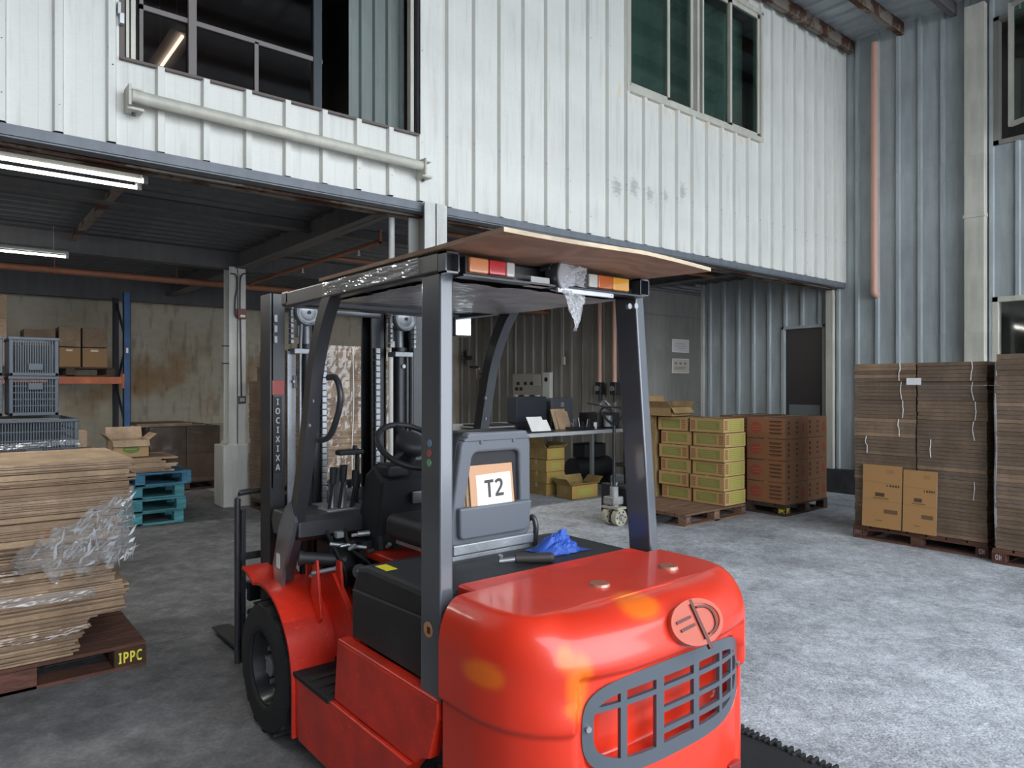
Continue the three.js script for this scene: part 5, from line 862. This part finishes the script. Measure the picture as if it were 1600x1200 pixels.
// ---- brown cartons with red print
const redSide = std(0xffffff, 0.85, 0, { map: canvasTex(256, 160, (c, w, h) => { c.fillStyle = '#966645'; c.fillRect(0, 0, w, h); c.fillStyle = '#a5503a'; c.beginPath(); c.ellipse(62, 82, 40, 44, 0, 0, 7); c.fill(); c.fillStyle = '#b06a4c'; c.fillRect(30, 70, 66, 6); c.fillRect(40, 92, 60, 5); c.fillStyle = '#4e3426'; for (let k = 0; k < 4; k++) { c.fillRect(150, 24 + k * 30, 84, 9); c.fillRect(158, 36 + k * 30, 66, 4); } }) });
const redEnd = std(0xffffff, 0.85, 0, { map: canvasTex(256, 160, (c, w, h) => { c.fillStyle = '#7c573b'; c.fillRect(0, 0, w, h); c.fillStyle = '#4a3325'; for (let k = 0; k < 3; k++) { c.fillRect(18, 26 + k * 40, 28, 24); c.fillRect(120, 30 + k * 38, 26, 18); } c.fillStyle = '#83412f'; c.beginPath(); c.ellipse(216, 84, 22, 40, 0, 0, 7); c.fill(); }) });
M.redCard = std(lin(0.26, 0.15, 0.085), 0.85, 0, { map: T.card });
pallet(8.40, 9.48, 4.80, 5.92, M.palletDark, 'dark pallet with yellow mark under the red-printed brown cartons', { marksV: [[0, yellowMark]], marksU: [[0, yellowMark]] });
for (let r = 0; r < 4; r++) for (let c = 0; c < 2; c++) for (let d = 0; d < 2; d++) {
  const y0 = 0.146 + r * 0.28, u0 = 8.40 + c * 0.53 + (d && !c ? 0.06 : 0), v0 = 4.80 + d * 0.57;
  carton('red-printed brown carton, ' + ['left', 'right'][c] + ' ' + ['front', 'back'][d] + ' column of the pallet cube, ' + (r ? ORD[r] + ' layer' : 'lowest layer'), u0, 8.40 + (c + 1) * 0.53 - 0.006, y0, y0 + 0.279, v0, v0 + (d ? 0.45 : 0.56), M.redCard, { pu: c ? undefined : redSide, pv: d ? undefined : redEnd, group: 'red-printed cartons on the pallet' });
}
// ---- tall stacks by the right wall
pallet(7.88, 8.98, 2.40, 3.70, M.palletBrown, 'brown pallet under the tall bundle stack with two flat cartons', { marksU: [[0, paleMark], [2, oldMark]] });
pallet(7.74, 8.84, 1.12, 2.33, M.palletBrown, 'brown pallet under the bundle stack at the right picture edge', { marksU: [[2, paleMark]] });
for (let r = 0; r < 9; r++) {
  const y0 = 0.146 + r * 0.1965, y1 = y0 + 0.1955, jut = r > 4 ? rr(-0.02, 0.01) : rr(-0.005, 0.005);
  for (let c = 0; c < 2; c++) bundle('grey-brown carton bundle, ' + ['near', 'far'][c] + ' column of the stack behind the flat cartons, ' + (r ? ORD[r] : 'lowest'), 7.885 + jut + rr(-0.006, 0.006), 8.97, y0, y1, 2.41 + c * 0.645, 2.41 + (c + 1) * 0.645 - 0.008, [dullTones[(r + c) % 4], (r + c) % 3 ? dullTones[(r + 2) % 4] : cardTones[1]], { group: 'bundles stacked behind the flat cartons', n: 5, strings: r % 3 === 2 || r > 5 ? [2.41 + c * 0.645 + (c ? 0.15 : 0.12) + rr(-0.02, 0.02)] : r === 4 ? [2.41 + c * 0.645 + 0.5] : [] });
  bundle('grey-brown carton bundle at the right picture edge, ' + (r ? ORD[r] + ' layer' : 'lowest layer'), 7.745 + rr(-0.01, 0.01), 8.83, y0, y1 + (r === 8 ? 0.06 : 0), 1.13, 2.30, [dullTones[(r + 1) % 4], r % 3 ? dullTones[r % 4] : cardTones[3]], { group: 'bundles stacked at the right edge', n: 5, strings: r % 2 ? [2.02 + rr(-0.03, 0.03)] : [] });
}
{ const flatTex = canvasTex(200, 330, (c, w, h) => { c.fillStyle = '#a97f4f'; c.fillRect(0, 0, w, h); c.strokeStyle = '#8b6740'; c.lineWidth = 2; for (const y of [90, 185]) { c.beginPath(); c.moveTo(8, y); c.lineTo(w - 8, y + 4); c.stroke(); } c.fillStyle = '#4f3c2a'; for (const [x, w2] of [[124, 6], [138, 12], [153, 10], [166, 12], [181, 8]]) c.fillRect(x, 100, w2, 11); c.fillRect(66, 146, 48, 20); for (let k = 0; k < 9; k++) c.fillRect(56 + k * 9, 172, 6, 6); c.fillStyle = '#6d5237'; c.fillRect(112, 230, 70, 22); c.fillRect(70, 290, 34, 4); c.fillStyle = '#9a744a'; c.fillRect(120, 20, 40, 22); });
  const fm = std(0xffffff, 0.85, 0, { map: flatTex });
  for (const [i, v0, v1, y1] of [[0, 3.17, 3.57, 0.825], [1, 2.835, 3.155, 0.80]]) {
    const o = thing('flat_carton', ['printed flat carton standing against the bundle stack, farther one', 'printed flat carton standing against the bundle stack, nearer one'][i], 'flattened carton', V(7.83, 0.15, (v0 + v1) / 2));
    const lean = (g) => { const p = g.attributes.position; for (let k = 0; k < p.count; k++) p.setX(k, p.getX(k) + (p.getY(k) - 0.15) * 0.05); g.computeVertexNormals(); return g; };
    obj('board', lean(bx(7.805, 7.820, 0.16, y1, v0, v1)), cardTones[2], o);
    obj('print', lean(faceU(v0, v1, 0.16, y1, 7.8035)), fm, o, { keepUV: true });
  }
  tag(obj('paper_slip', bx(7.842, 7.846, 1.685, 1.755, 2.99, 3.13), M.paper), 'white paper slip stuck on the bundle stack by the right wall', 'paper');
  tag(obj('film_strip', [tube([V(7.76, 1.90, 2.30), V(7.75, 1.5, 2.305), V(7.76, 1.1, 2.30), V(7.75, 0.7, 2.305), V(7.76, 0.16, 2.30)], 0.012, 40, 5)], M.filmDense), 'twisted film strip hanging between the two bundle stacks', 'plastic film');
}
// ---------------------------------------------------------------- fittings on the building
// cream roller tube with end brackets on the front wall
{ const t = thing('awning_roller', 'cream roller tube on end brackets below the upper opening', 'roller', V(2.1, 3.3, DV - 0.1)), y0 = 3.585, y1 = 3.56, v = DV - 0.105;
  obj('tube', [cyl(V(0.99, y0, v), V(3.24, y1, v), 0.040, 0.040, 24), cyl(V(1.0, y0 + 0.035, v + 0.02), V(3.2, y1 + 0.035, v + 0.02), 0.018, 0.018, 10)], M.cream, t);
  for (const [u, y] of [[0.965, y0], [3.225, y1]]) {
    obj('bracket', [bx(u, u + 0.018, y - 0.075, y + 0.06, DV - 0.16, DV - 0.01, 0.003), bx(u, u + 0.10, y - 0.09, y - 0.072, DV - 0.12, DV - 0.012, 0.003), bx(u, u + 0.10, y + 0.05, y + 0.062, DV - 0.10, DV - 0.012, 0.003)], M.cream, t);
    obj('bolt', cyl(V(u + 0.05, y - 0.11, DV - 0.05), V(u + 0.05, y - 0.072, DV - 0.05), 0.012, 0.012, 8), M.screw, t);
  }
}
// fluorescent battens
M.tubeGlow = std(lin(1, 1, 1), 0.5, 0, { emissive: lin(1.0, 0.97, 0.9), emissiveIntensity: 5 });
M.batten = std(lin(0.34, 0.35, 0.33), 0.5);
function batten(label, u0, u1, y, v, two, power) {
  const t = thing('fluorescent_lamp', label, 'lamp', V((u0 + u1) / 2, y, v));
  obj('housing', two ? [bx(u0, u1, y + 0.045, y + 0.085, v - 0.03, v + 0.03, 0.006), bx(u0, u0 + 0.04, y + 0.02, y + 0.05, v - 0.125, v + 0.125, 0.004), bx(u1 - 0.04, u1, y + 0.02, y + 0.05, v - 0.125, v + 0.125, 0.004)] : [bx(u0, u1, y + 0.03, y + 0.06, v - 0.02, v + 0.02, 0.004)], M.batten, t);
  for (const s of two ? [-0.11, 0.11] : [0]) {
    obj('tube', cyl(V(u0 + 0.03, y, v + s), V(u1 - 0.03, y, v + s), 0.014, 0.014, 14), M.tubeGlow, t);
    obj('socket', bx(u0, u0 + 0.03, y - 0.018, y + 0.03, v + s - 0.018, v + s + 0.018), M.batten, t);
    obj('socket', bx(u1 - 0.03, u1, y - 0.018, y + 0.03, v + s - 0.018, v + s + 0.018), M.batten, t);
  }
  for (const u of [u0 + 0.15, u1 - 0.15]) obj('hanger', cyl(V(u, y + 0.07, v), V(u, 3.58, v), 0.003, 0.003, 6), M.steel, t);
  const L = new THREE.RectAreaLight(new THREE.Color(1, 0.97, 0.9), power, u1 - u0 - 0.06, two ? 0.26 : 0.06);
  L.position.copy(V((u0 + u1) / 2, y - 0.03, v)); L.lookAt((u0 + u1) / 2, y - 3, -v); scene.add(L);
}
batten('twin tube lamp hanging nearest under the front edge of the mezzanine', -0.02, 1.22, 3.20, 5.93, true, 20);
batten('added unseen twin tube lamp beyond the left picture edge in line with the nearest', -1.30, -0.06, 3.20, 5.93, true, 20);  // out-of-view lamp added to lift the light under the mezzanine
batten('single tube lamp hanging farther back by the mezzanine beam', 0.0, 1.20, 3.19, 9.76, false, 100);
batten('added unseen single tube lamp beyond the left picture edge in line with the farther one', -1.30, -0.10, 3.19, 9.76, false, 100);  // unseen lamp, added for more light towards the back wall
batten('added unseen twin tube lamp brightening the right bay above the forklift guard', 5.0, 6.24, 3.20, 8.55, true, 60);  // lamp added out of sight to brighten the right bay
{ const t = thing('reflection_lamp', 'added tube lamp behind the brown panes standing in for a lamp reflection', 'lamp', V(1.9, 5.2, 8.1));  // lamp added inside the room to imitate a reflection in the glass
  obj('housing', [prism([[-0.12, 0], [-0.05, 0.06], [0.05, 0.06], [0.12, 0]], 1.2).translate(1.905, 5.20, -8.15)], M.batten, t);
  obj('tube', [cyl(V(1.905, 5.175, 7.58), V(1.905, 5.175, 8.72), 0.016, 0.016, 12)], std(lin(1, 1, 1), 0.5, 0, { emissive: lin(1, 0.98, 0.93), emissiveIntensity: 9 }), t);
  obj('hanger', [cyl(V(1.905, 5.26, 7.8), V(1.905, ROOF, 7.8), 0.004, 0.004, 6), cyl(V(1.905, 5.26, 8.5), V(1.905, ROOF, 8.5), 0.004, 0.004, 6)], M.steel, t);
  const L = new THREE.RectAreaLight(new THREE.Color(1, 0.98, 0.93), 16, 0.1, 1.1); L.position.copy(V(1.905, 5.15, 8.15)); L.lookAt(1.905, 0, -8.15); scene.add(L); }
// sprinkler pipes
{ const t = thing('sprinkler_pipe', 'long orange sprinkler pipe hung under the mezzanine', 'pipe', V(3, 3.2, 11.05));
  obj('main_pipe', [cyl(V(-4, 3.2, 11.05), V(9.95, 3.2, 11.05), 0.045, 0.045, 16)], M.orangePipe, t);
  for (const u of [-1.2, 1.2, 2.7, 4.6, 6.6, 8.6]) obj('hanger', [cyl(V(u, 3.24, 11.05), V(u, 3.58, 11.05), 0.006, 0.006, 6), cyl(V(u - 0.015, 3.2, 11.05), V(u + 0.015, 3.2, 11.05), 0.052, 0.052, 16)], M.orangePipe, t);
  obj('branch_pipe', [tube([V(3.75, 3.2, 11.05), V(3.75, 3.24, 10.9), V(3.75, 3.25, 10.4), V(3.75, 3.25, 6.9)], 0.026, 40, 10), cyl(V(3.75, 3.26, 8.2), V(8.8, 3.26, 8.2), 0.024, 0.024, 10), cyl(V(3.75, 3.25, 6.9), V(3.75, 3.38, 6.9), 0.022, 0.022, 10), cyl(V(3.75, 3.3, 6.3), V(9.0, 3.3, 6.3), 0.026, 0.026, 10)], M.orangePipe, t);
  for (const [u, v] of [[3.75, 7.4], [3.75, 9.0], [5.2, 8.2], [6.8, 8.2]]) obj('sprinkler_head', [cyl(V(u, 3.25, v), V(u, 3.17, v), 0.012, 0.012, 8), cyl(V(u, 3.17, v), V(u, 3.165, v), 0.022, 0.022, 10)], M.steel, t);
}
// cables and boxes on the inner column
{ const t = thing('switch_conduit', 'dark cables with two small boxes on the white inner column', 'conduit', V(3.23, 2.2, 9.99)), redBox = std(lin(0.16, 0.055, 0.04), 0.5);
  obj('cable', [tube([V(3.13, 3.22, 10.0), V(3.20, 3.2, 9.985), V(3.215, 3.05, 9.985), V(3.19, 2.85, 9.985), V(3.19, 2.66, 9.985), V(3.215, 2.62, 9.985)], 0.010, 40, 8)], M.black, t);
  obj('cable', [tube([V(3.345, 3.24, 10.0), V(3.29, 3.22, 9.985), V(3.26, 3.14, 9.985), V(3.255, 2.9, 9.985), V(3.255, 2.74, 9.985)], 0.010, 40, 8)], M.black, t);
  obj('cable', cyl(V(3.262, 2.62, 9.988), V(3.275, 1.53, 9.988), 0.011, 0.011, 8), M.black, t);
  const a = obj('switch_box', bx(3.215, 3.335, 2.60, 2.74, 9.95, 10.015, 0.008), redBox, t); obj('cover', bx(3.25, 3.315, 2.62, 2.655, 9.944, 9.952, 0.003), M.paper, a);
  const b = obj('socket_box', bx(3.225, 3.33, 1.43, 1.53, 9.955, 10.015, 0.008), std(lin(0.08, 0.06, 0.055), 0.5), t); obj('cover', bx(3.245, 3.31, 1.455, 1.505, 9.95, 9.957, 0.003), std(lin(0.45, 0.43, 0.40), 0.5), b);
  for (const y of [1.98, 2.22]) obj('clip', cyl(V(3.02, y, 10.02), V(3.12, y, 10.02), 0.008, 0.008, 6), M.black, t);
}
// notices on the room wall
{ const tx = (n) => std(0xffffff, 0.8, 0, { map: canvasTex(192, 160, (c, w, h) => { c.fillStyle = n ? '#b3a99a' : '#b9b7b3'; c.fillRect(0, 0, w, h); c.fillStyle = n ? '#75706a' : '#8d8b88'; if (n) { for (let i = 0; i < 3; i++) { c.beginPath(); c.arc(40 + i * 55, 50, 15, 0, 7); c.fill(); } c.fillRect(24, 92, 140, 8); c.fillRect(24, 112, 120, 8); } else { for (let k = 0; k < 7; k++) c.fillRect(42 + k * 15, 46, 10, 14); c.fillRect(30, 80, 130, 7); c.fillRect(60, 108, 70, 7); } }) });
  for (const [n, y0, y1] of [[0, 2.345, 2.605], [1, 1.925, 2.215]]) { const o = obj('notice', bx(11.39, 11.93, y0, y1, 8.945, 8.958), M.paper); tag(o, ['upper printed notice on the dark wall beside the grey panels', 'lower notice with three round symbols on the dark wall'][n], 'notice'); obj('print', faceV(11.40, 11.92, y0 + 0.008, y1 - 0.008, 8.9435), tx(n), o, { keepUV: true }); }
  struct('trim_6', [bx(10.1, 13.9, 1.32, 1.35, 8.94, 8.96), bx(10.1, 13.9, 3.05, 3.08, 8.94, 8.96)], M.beam);
}
// wall fan, fuse panel, meter box, pipes with valves on the sheet wall at the back
{ const f = thing('wall_fan', 'dark wall fan on the brown sheet wall', 'fan', V(9.9, 2.3, 13.62)), c = V(9.70, 2.33, 13.60);
  const Rm = new THREE.Matrix4().makeRotationY(-Math.PI / 2 - 0.3).setPosition(c);
  for (const [r, z] of [[0.20, 0], [0.20, 0.09], [0.13, 0.11], [0.06, 0.12]]) obj('guard_ring', new THREE.TorusGeometry(r, 0.006, 6, 30).translate(0, 0, z).applyMatrix4(Rm), M.black, f);
  obj('guard_wires', Array.from({ length: 14 }, (_, i) => { const a = i / 14 * 6.283; return cyl(new THREE.Vector3(Math.cos(a) * 0.2, Math.sin(a) * 0.2, 0.03), new THREE.Vector3(Math.cos(a) * 0.05, Math.sin(a) * 0.05, 0.12), 0.004, 0.004, 5).applyMatrix4(Rm); }), M.black, f, { kind: 'stuff' });
  for (let i = 0; i < 3; i++) obj('blade', new THREE.BoxGeometry(0.15, 0.09, 0.006).rotateX(0.4).translate(0.10, 0, 0.05).rotateZ(i * 2.094).applyMatrix4(Rm), M.plastic, f);
  obj('motor', [cyl(new THREE.Vector3(0, 0, -0.10), new THREE.Vector3(0, 0, 0.05), 0.05, 0.05, 16).applyMatrix4(Rm), bx(9.78, 9.99, 2.08, 2.14, 13.56, 13.64, 0.006)], M.plastic, f);
  obj('label', bx(9.985, 9.995, 2.05, 2.10, 13.5, 13.66), M.paper, f);
  const e = thing('fire_extinguisher', 'dark red extinguisher hung on the brown sheet wall', 'extinguisher', V(9.9, 1.2, 13.2));
  obj('cylinder', [cyl(V(9.88, 1.25, 13.25), V(9.88, 1.80, 13.25), 0.085, 0.085, 20), new THREE.SphereGeometry(0.085, 18, 10, 0, 7, 0, 1.6).translate(9.88, 1.80, -13.25)], std(lin(0.16, 0.03, 0.02), 0.4), e);
  obj('bracket', bx(9.86, 10.035, 1.45, 1.49, 13.20, 13.30), M.black, e);
  obj('valve', [cyl(V(9.88, 1.87, 13.25), V(9.88, 1.96, 13.25), 0.02, 0.02, 10), bx(9.80, 9.90, 1.93, 1.96, 13.23, 13.27)], M.black, e);
  const p = thing('socket_board', 'beige board with rows of sockets on the back sheet wall', 'socket board', V(9.95, 1.45, 11.7)), beige = std(lin(0.40, 0.37, 0.32), 0.6);
  obj('board', bx(9.93, 9.995, 1.45, 1.93, 11.20, 12.20, 0.006), beige, p);
  for (const [v, y] of [[12.0, 1.72], [11.75, 1.72], [11.55, 1.72], [12.05, 1.60], [11.9, 1.6]]) obj('socket', bx(9.915, 9.931, y - 0.035, y + 0.035, v - 0.045, v + 0.045, 0.004), M.black, p);
  obj('cover', bx(9.91, 9.931, 1.66, 1.90, 11.25, 11.48, 0.006), std(lin(0.48, 0.46, 0.42), 0.6), p);
  for (let k = 0; k < 5; k++) obj('plug', bx(9.86, 9.93, 1.40, 1.47, 11.28 + k * 0.18, 11.36 + k * 0.18, 0.008), k % 2 ? M.black : M.paper, p);
  const w = thing('meter_box', 'white meter box right of the socket board', 'box', V(9.95, 1.35, 11.05)); obj('case', bx(9.90, 9.995, 1.33, 1.95, 10.94, 11.17, 0.008), std(lin(0.70, 0.70, 0.67), 0.5), w); obj('meter', [cyl(V(9.905, 1.80, 11.05), V(9.89, 1.80, 11.05), 0.05, 0.05, 18)], M.black, w);
  for (const [i, v] of [9.50, 9.12].entries()) { const q = thing('valve_pipe', ['pink pipe with a black valve on the sheet wall, farther one', 'pink pipe with a black valve on the sheet wall, nearer one'][i], 'pipe', V(9.9, 1.5, v)); obj('pipe', cyl(V(9.90, 1.72, v), V(9.90, 3.55, v), 0.042, 0.042, 14), M.pink, q); obj('valve', [bx(9.84, 9.96, 1.50, 1.74, v - 0.07, v + 0.07, 0.01), cyl(V(9.90, 1.36, v), V(9.90, 1.52, v), 0.03, 0.03, 10)], M.black, q); obj('valve_wheel', cyl(V(9.84, 1.62, v), V(9.81, 1.62, v), 0.05, 0.05, 12), M.steel, q); }
  const pc = thing('pull_cord', 'thin pale cord with a small switch hanging by the sheet wall', 'cord', V(9.9, 2.2, 10.6)); obj('cord', cyl(V(9.93, 2.25, 10.55), V(9.93, 3.55, 10.55), 0.008, 0.008, 6), M.cream, pc); obj('switch', bx(9.91, 9.95, 2.10, 2.26, 10.51, 10.59, 0.008), M.cream, pc);
}
// ---- work bench and what stands on it
{ const t = thing('work_bench', 'long dark-topped work bench with pale front edge at the back', 'bench', V(7.5, 0, 8.2)), leg = std(lin(0.25, 0.26, 0.27), 0.5, 0.3);
  obj('bench_top', bx(5.9, 9.0, 0.945, 0.975, 7.77, 8.75, 0.004), std(lin(0.05, 0.055, 0.065), 0.3), t);
  obj('front_edge', bx(5.9, 9.0, 0.925, 0.978, 7.74, 7.77, 0.003), std(lin(0.50, 0.51, 0.52), 0.4), t);
  for (const u of [5.95, 7.95, 8.92]) for (const v of [7.80, 8.68]) obj('leg', bx(u, u + 0.05, 0, 0.945, v, v + 0.05), leg, t);
  obj('upstand', bx(5.9, 9.0, 0.975, 1.10, 8.71, 8.74), std(lin(0.30, 0.29, 0.27), 0.5), t);
  const s = (name, lab, cat, g, m) => tag(obj(name, g, m), lab, cat);
  const navy = std(lin(0.022, 0.026, 0.034), 0.5);
  s('equipment_box', 'dark equipment box, left one on the work bench', 'box', [bx(6.96, 7.58, 1.101, 1.50, 8.45, 8.70, 0.01), bx(6.98, 7.56, 0.976, 1.102, 8.48, 8.68)], navy);
  { const o = thing('label_printer', 'dark grey cabinet with small emblem, right one on the work bench', 'cabinet', V(7.9, 0.976, 8.5)); obj('case', bx(7.66, 8.14, 0.976, 1.47, 8.42, 8.69, 0.01), std(lin(0.06, 0.065, 0.075), 0.5), o); obj('emblem', bx(7.86, 7.93, 1.33, 1.40, 8.412, 8.421), M.castIron, o); }
  { const o = thing('paper_stand', 'white sheets propped on the work bench', 'paper', V(7.0, 0.976, 8.1)); obj('sheets', [bar(V(7.02, 0.98, 7.98), V(7.02, 1.20, 8.12), 0.30, 0.008), bar(V(7.10, 0.98, 7.95), V(7.12, 1.15, 8.09), 0.24, 0.006)], M.paper, o); obj('tray', bx(6.85, 7.22, 0.976, 0.992, 7.90, 8.2), M.black, o); }
  s('folder', 'brown folder standing on the work bench before the cabinet', 'folder', [bar(V(7.70, 0.98, 8.20), V(7.70, 1.30, 8.33), 0.30, 0.012), bar(V(7.74, 0.98, 8.17), V(7.74, 1.26, 8.29), 0.26, 0.008)], cardTones[4]);
  { const o = thing('tool_tray', 'black tray of pens and tools on the work bench', 'tray', V(7.95, 0.976, 8.1)); obj('tray', [bx(7.72, 8.20, 0.976, 1.02, 7.98, 8.16, 0.005)], M.black, o); for (let k = 0; k < 9; k++) obj('tool', cyl(V(7.75 + k * 0.05, 1.0, 8.07), V(7.75 + k * 0.05 + rr(-0.03, 0.03), 1.0 + rr(0.08, 0.18), 8.07 + rr(-0.03, 0.03)), 0.008, 0.008, 6), [M.black, M.steel, M.black][k % 3], o); }
  for (let k = 0; k < 5; k++) s('stacked_tray', 'flat grey tray on the left part of the bench, ' + ORD[k], 'tray', bx(6.05, 6.72, 0.976 + k * 0.026, 0.998 + k * 0.026, 8.2, 8.6, 0.004), k % 2 ? std(lin(0.30, 0.29, 0.26), 0.6) : M.black);
  { const o = thing('spray_bottle', 'small white bottle on the work bench', 'bottle', V(8.28, 0.976, 8.05)); obj('body', cyl(V(8.28, 0.976, 8.05), V(8.28, 1.08, 8.05), 0.03, 0.03, 14), M.paper, o); obj('cap', cyl(V(8.28, 1.08, 8.05), V(8.28, 1.11, 8.05), 0.014, 0.012, 10), M.black, o); }
  { const o = thing('bench_machine', 'dark machine with grey hoses at the right end of the bench', 'machine', V(8.7, 0.976, 8.3)); obj('case', bx(8.45, 8.98, 0.976, 1.22, 8.15, 8.6, 0.02), M.plastic, o); obj('hose', [tube([V(8.5, 1.2, 8.2), V(8.45, 1.35, 8.1), V(8.6, 1.42, 8.15), V(8.75, 1.28, 8.1), V(8.9, 1.32, 8.2)], 0.02, 30, 8), tube([V(8.55, 1.2, 8.3), V(8.6, 1.3, 8.2), V(8.8, 1.36, 8.2), V(8.9, 1.2, 8.3)], 0.018, 30, 8)], M.castIron, o); obj('canister', cyl(V(8.58, 1.0, 8.05), V(8.58, 1.18, 8.05), 0.07, 0.07, 18), M.castIron, o); }
  { const o = thing('compressor', 'dark compressor with round tank under the bench', 'machine', V(8.4, 0, 8.3)); obj('tank', [cyl(V(8.05, 0.30, 8.35), V(8.85, 0.30, 8.35), 0.19, 0.19, 24)], M.plastic, o); obj('motor', bx(8.2, 8.7, 0.48, 0.72, 8.2, 8.5, 0.03), M.plastic, o); obj('stand', [bx(8.1, 8.15, 0, 0.18, 8.2, 8.5), bx(8.75, 8.8, 0, 0.18, 8.2, 8.5)], M.black, o); }
  { const o = thing('bar_stool', 'dark stool with white tag in front of the bench', 'stool', V(8.35, 0, 7.45)); obj('seat', bx(8.18, 8.52, 0.42, 0.46, 7.28, 7.62, 0.01), M.plastic, o); for (const u of [8.2, 8.47]) for (const v of [7.3, 7.57]) obj('leg', bx(u, u + 0.03, 0, 0.42, v, v + 0.03), M.black, o); obj('tag', bx(8.15, 8.28, 0.30, 0.42, 7.27, 7.275), M.paper, o); }
  // cartons by the bench
  const yc = std(lin(0.40, 0.28, 0.10), 0.85, 0, { map: T.card });
  const yp = std(0xffffff, 0.85, 0, { map: canvasTex(160, 96, (c, w, h) => { c.fillStyle = '#b08f4f'; c.fillRect(0, 0, w, h); c.fillStyle = '#a3a04c'; c.fillRect(40, 20, 90, 56); c.fillStyle = '#b59b58'; for (let k = 0; k < 3; k++) c.fillRect(52, 32 + k * 14, 60, 4); }) });
  for (let r = 0; r < 4; r++) carton('yellowish carton in the pile under the bench edge, ' + (r ? ORD[r] : 'lowest'), 7.17 + (r % 2) * 0.01, 7.55, r * 0.18, r * 0.18 + 0.179, 8.0, 8.46, yc, { pv: yp, group: 'yellowish cartons before the bench', tape: r < 3, open: r === 3 ? 2 : 0 });
  carton('yellowish carton with open flaps on the floor before the bench', 7.20, 7.75, 0, 0.20, 7.48, 7.80, yc, { pv: yp, open: 2 });
}
// ---- pallet truck with its forks in the half-empty pallet
{ const t = thing('pallet_truck', 'hand pallet truck with cream wheels and an upright handle', 'pallet truck', V(6.4, 0, 5.85)), grey = std(lin(0.42, 0.42, 0.40), 0.5, 0, { map: T.scuff }), cream = std(lin(0.62, 0.58, 0.44), 0.55, 0, { map: T.scuff });
  for (const v of [5.76, 5.92]) { const w = obj('steer_wheel', [cyl(V(6.33, 0.1, v - 0.035), V(6.33, 0.1, v + 0.035), 0.10, 0.10, 28)], cream, t); obj('hub', [cyl(V(6.33, 0.1, v - 0.042), V(6.33, 0.1, v + 0.042), 0.045, 0.045, 18)], M.castIron, w); for (let k = 0; k < 6; k++) { const a = k / 6 * 6.283; obj('hole', cyl(V(6.33 + Math.cos(a) * 0.07, 0.1 + Math.sin(a) * 0.07, v - 0.036), V(6.33 + Math.cos(a) * 0.07, 0.1 + Math.sin(a) * 0.07, v - 0.032), 0.012, 0.012, 8), M.black, w); } }
  obj('axle', [cyl(V(6.33, 0.1, 5.70), V(6.33, 0.1, 5.98), 0.018, 0.018, 10), bx(6.26, 6.42, 0.195, 0.225, 5.72, 5.98, 0.006)], cream, t);
  obj('pump', [cyl(V(6.33, 0.22, 5.84), V(6.33, 0.46, 5.84), 0.055, 0.05, 18), cyl(V(6.40, 0.22, 5.90), V(6.40, 0.50, 5.90), 0.04, 0.04, 16), bx(6.26, 6.44, 0.24, 0.34, 5.78, 5.96, 0.02)], grey, t);
  obj('head_frame', [bx(6.46, 6.56, 0.10, 0.46, 5.50, 6.18, 0.01), bx(6.40, 6.56, 0.43, 0.47, 5.72, 5.98, 0.006)], M.black, t);
  for (const v of [5.42, 5.97]) obj('fork', [bx(6.5, 7.62, 0.045, 0.095, v, v + 0.16, 0.006)], M.black, t);
  obj('handle_post', [cyl(V(6.33, 0.40, 5.84), V(6.33, 1.22, 5.84), 0.022, 0.020, 14)], M.black, t);
  obj('handle_loop', [tube([V(6.33, 1.20, 5.84), V(6.31, 1.26, 5.74), V(6.30, 1.36, 5.66), V(6.30, 1.41, 5.70), V(6.30, 1.42, 5.84), V(6.30, 1.41, 5.98), V(6.30, 1.36, 6.02), V(6.31, 1.26, 5.94), V(6.33, 1.20, 5.84)], 0.015, 60, 10)], M.black, t);
  obj('lever', [tube([V(6.31, 1.34, 5.84), V(6.27, 1.42, 5.95), V(6.24, 1.46, 6.20)], 0.009, 16, 6)], M.black, t);
}
// ridged black mat beside the rear wheel
{ const t = thing('rubber_mat', 'ridged black rubber mat on the ground beside the forklift', 'mat', V(2.75, 0, 1.6));
  obj('sheet', bx(2.52, 3.0, 0.001, 0.02, 1.1, 1.97, 0.004), M.rubber, t);
  for (let k = 0; k < 30; k++) obj('ridge', bx(2.98 + rr(-0.012, 0.012), 3.035 + rr(-0.01, 0.01), 0.002, 0.028 + rr(-0.006, 0.008), 1.11 + k * 0.029, 1.125 + k * 0.029, 0.004), M.rubber, t);
}
// wet or glassy scraps and scratches on the ground are part of the ground texture
renderer.render(scene, camera);
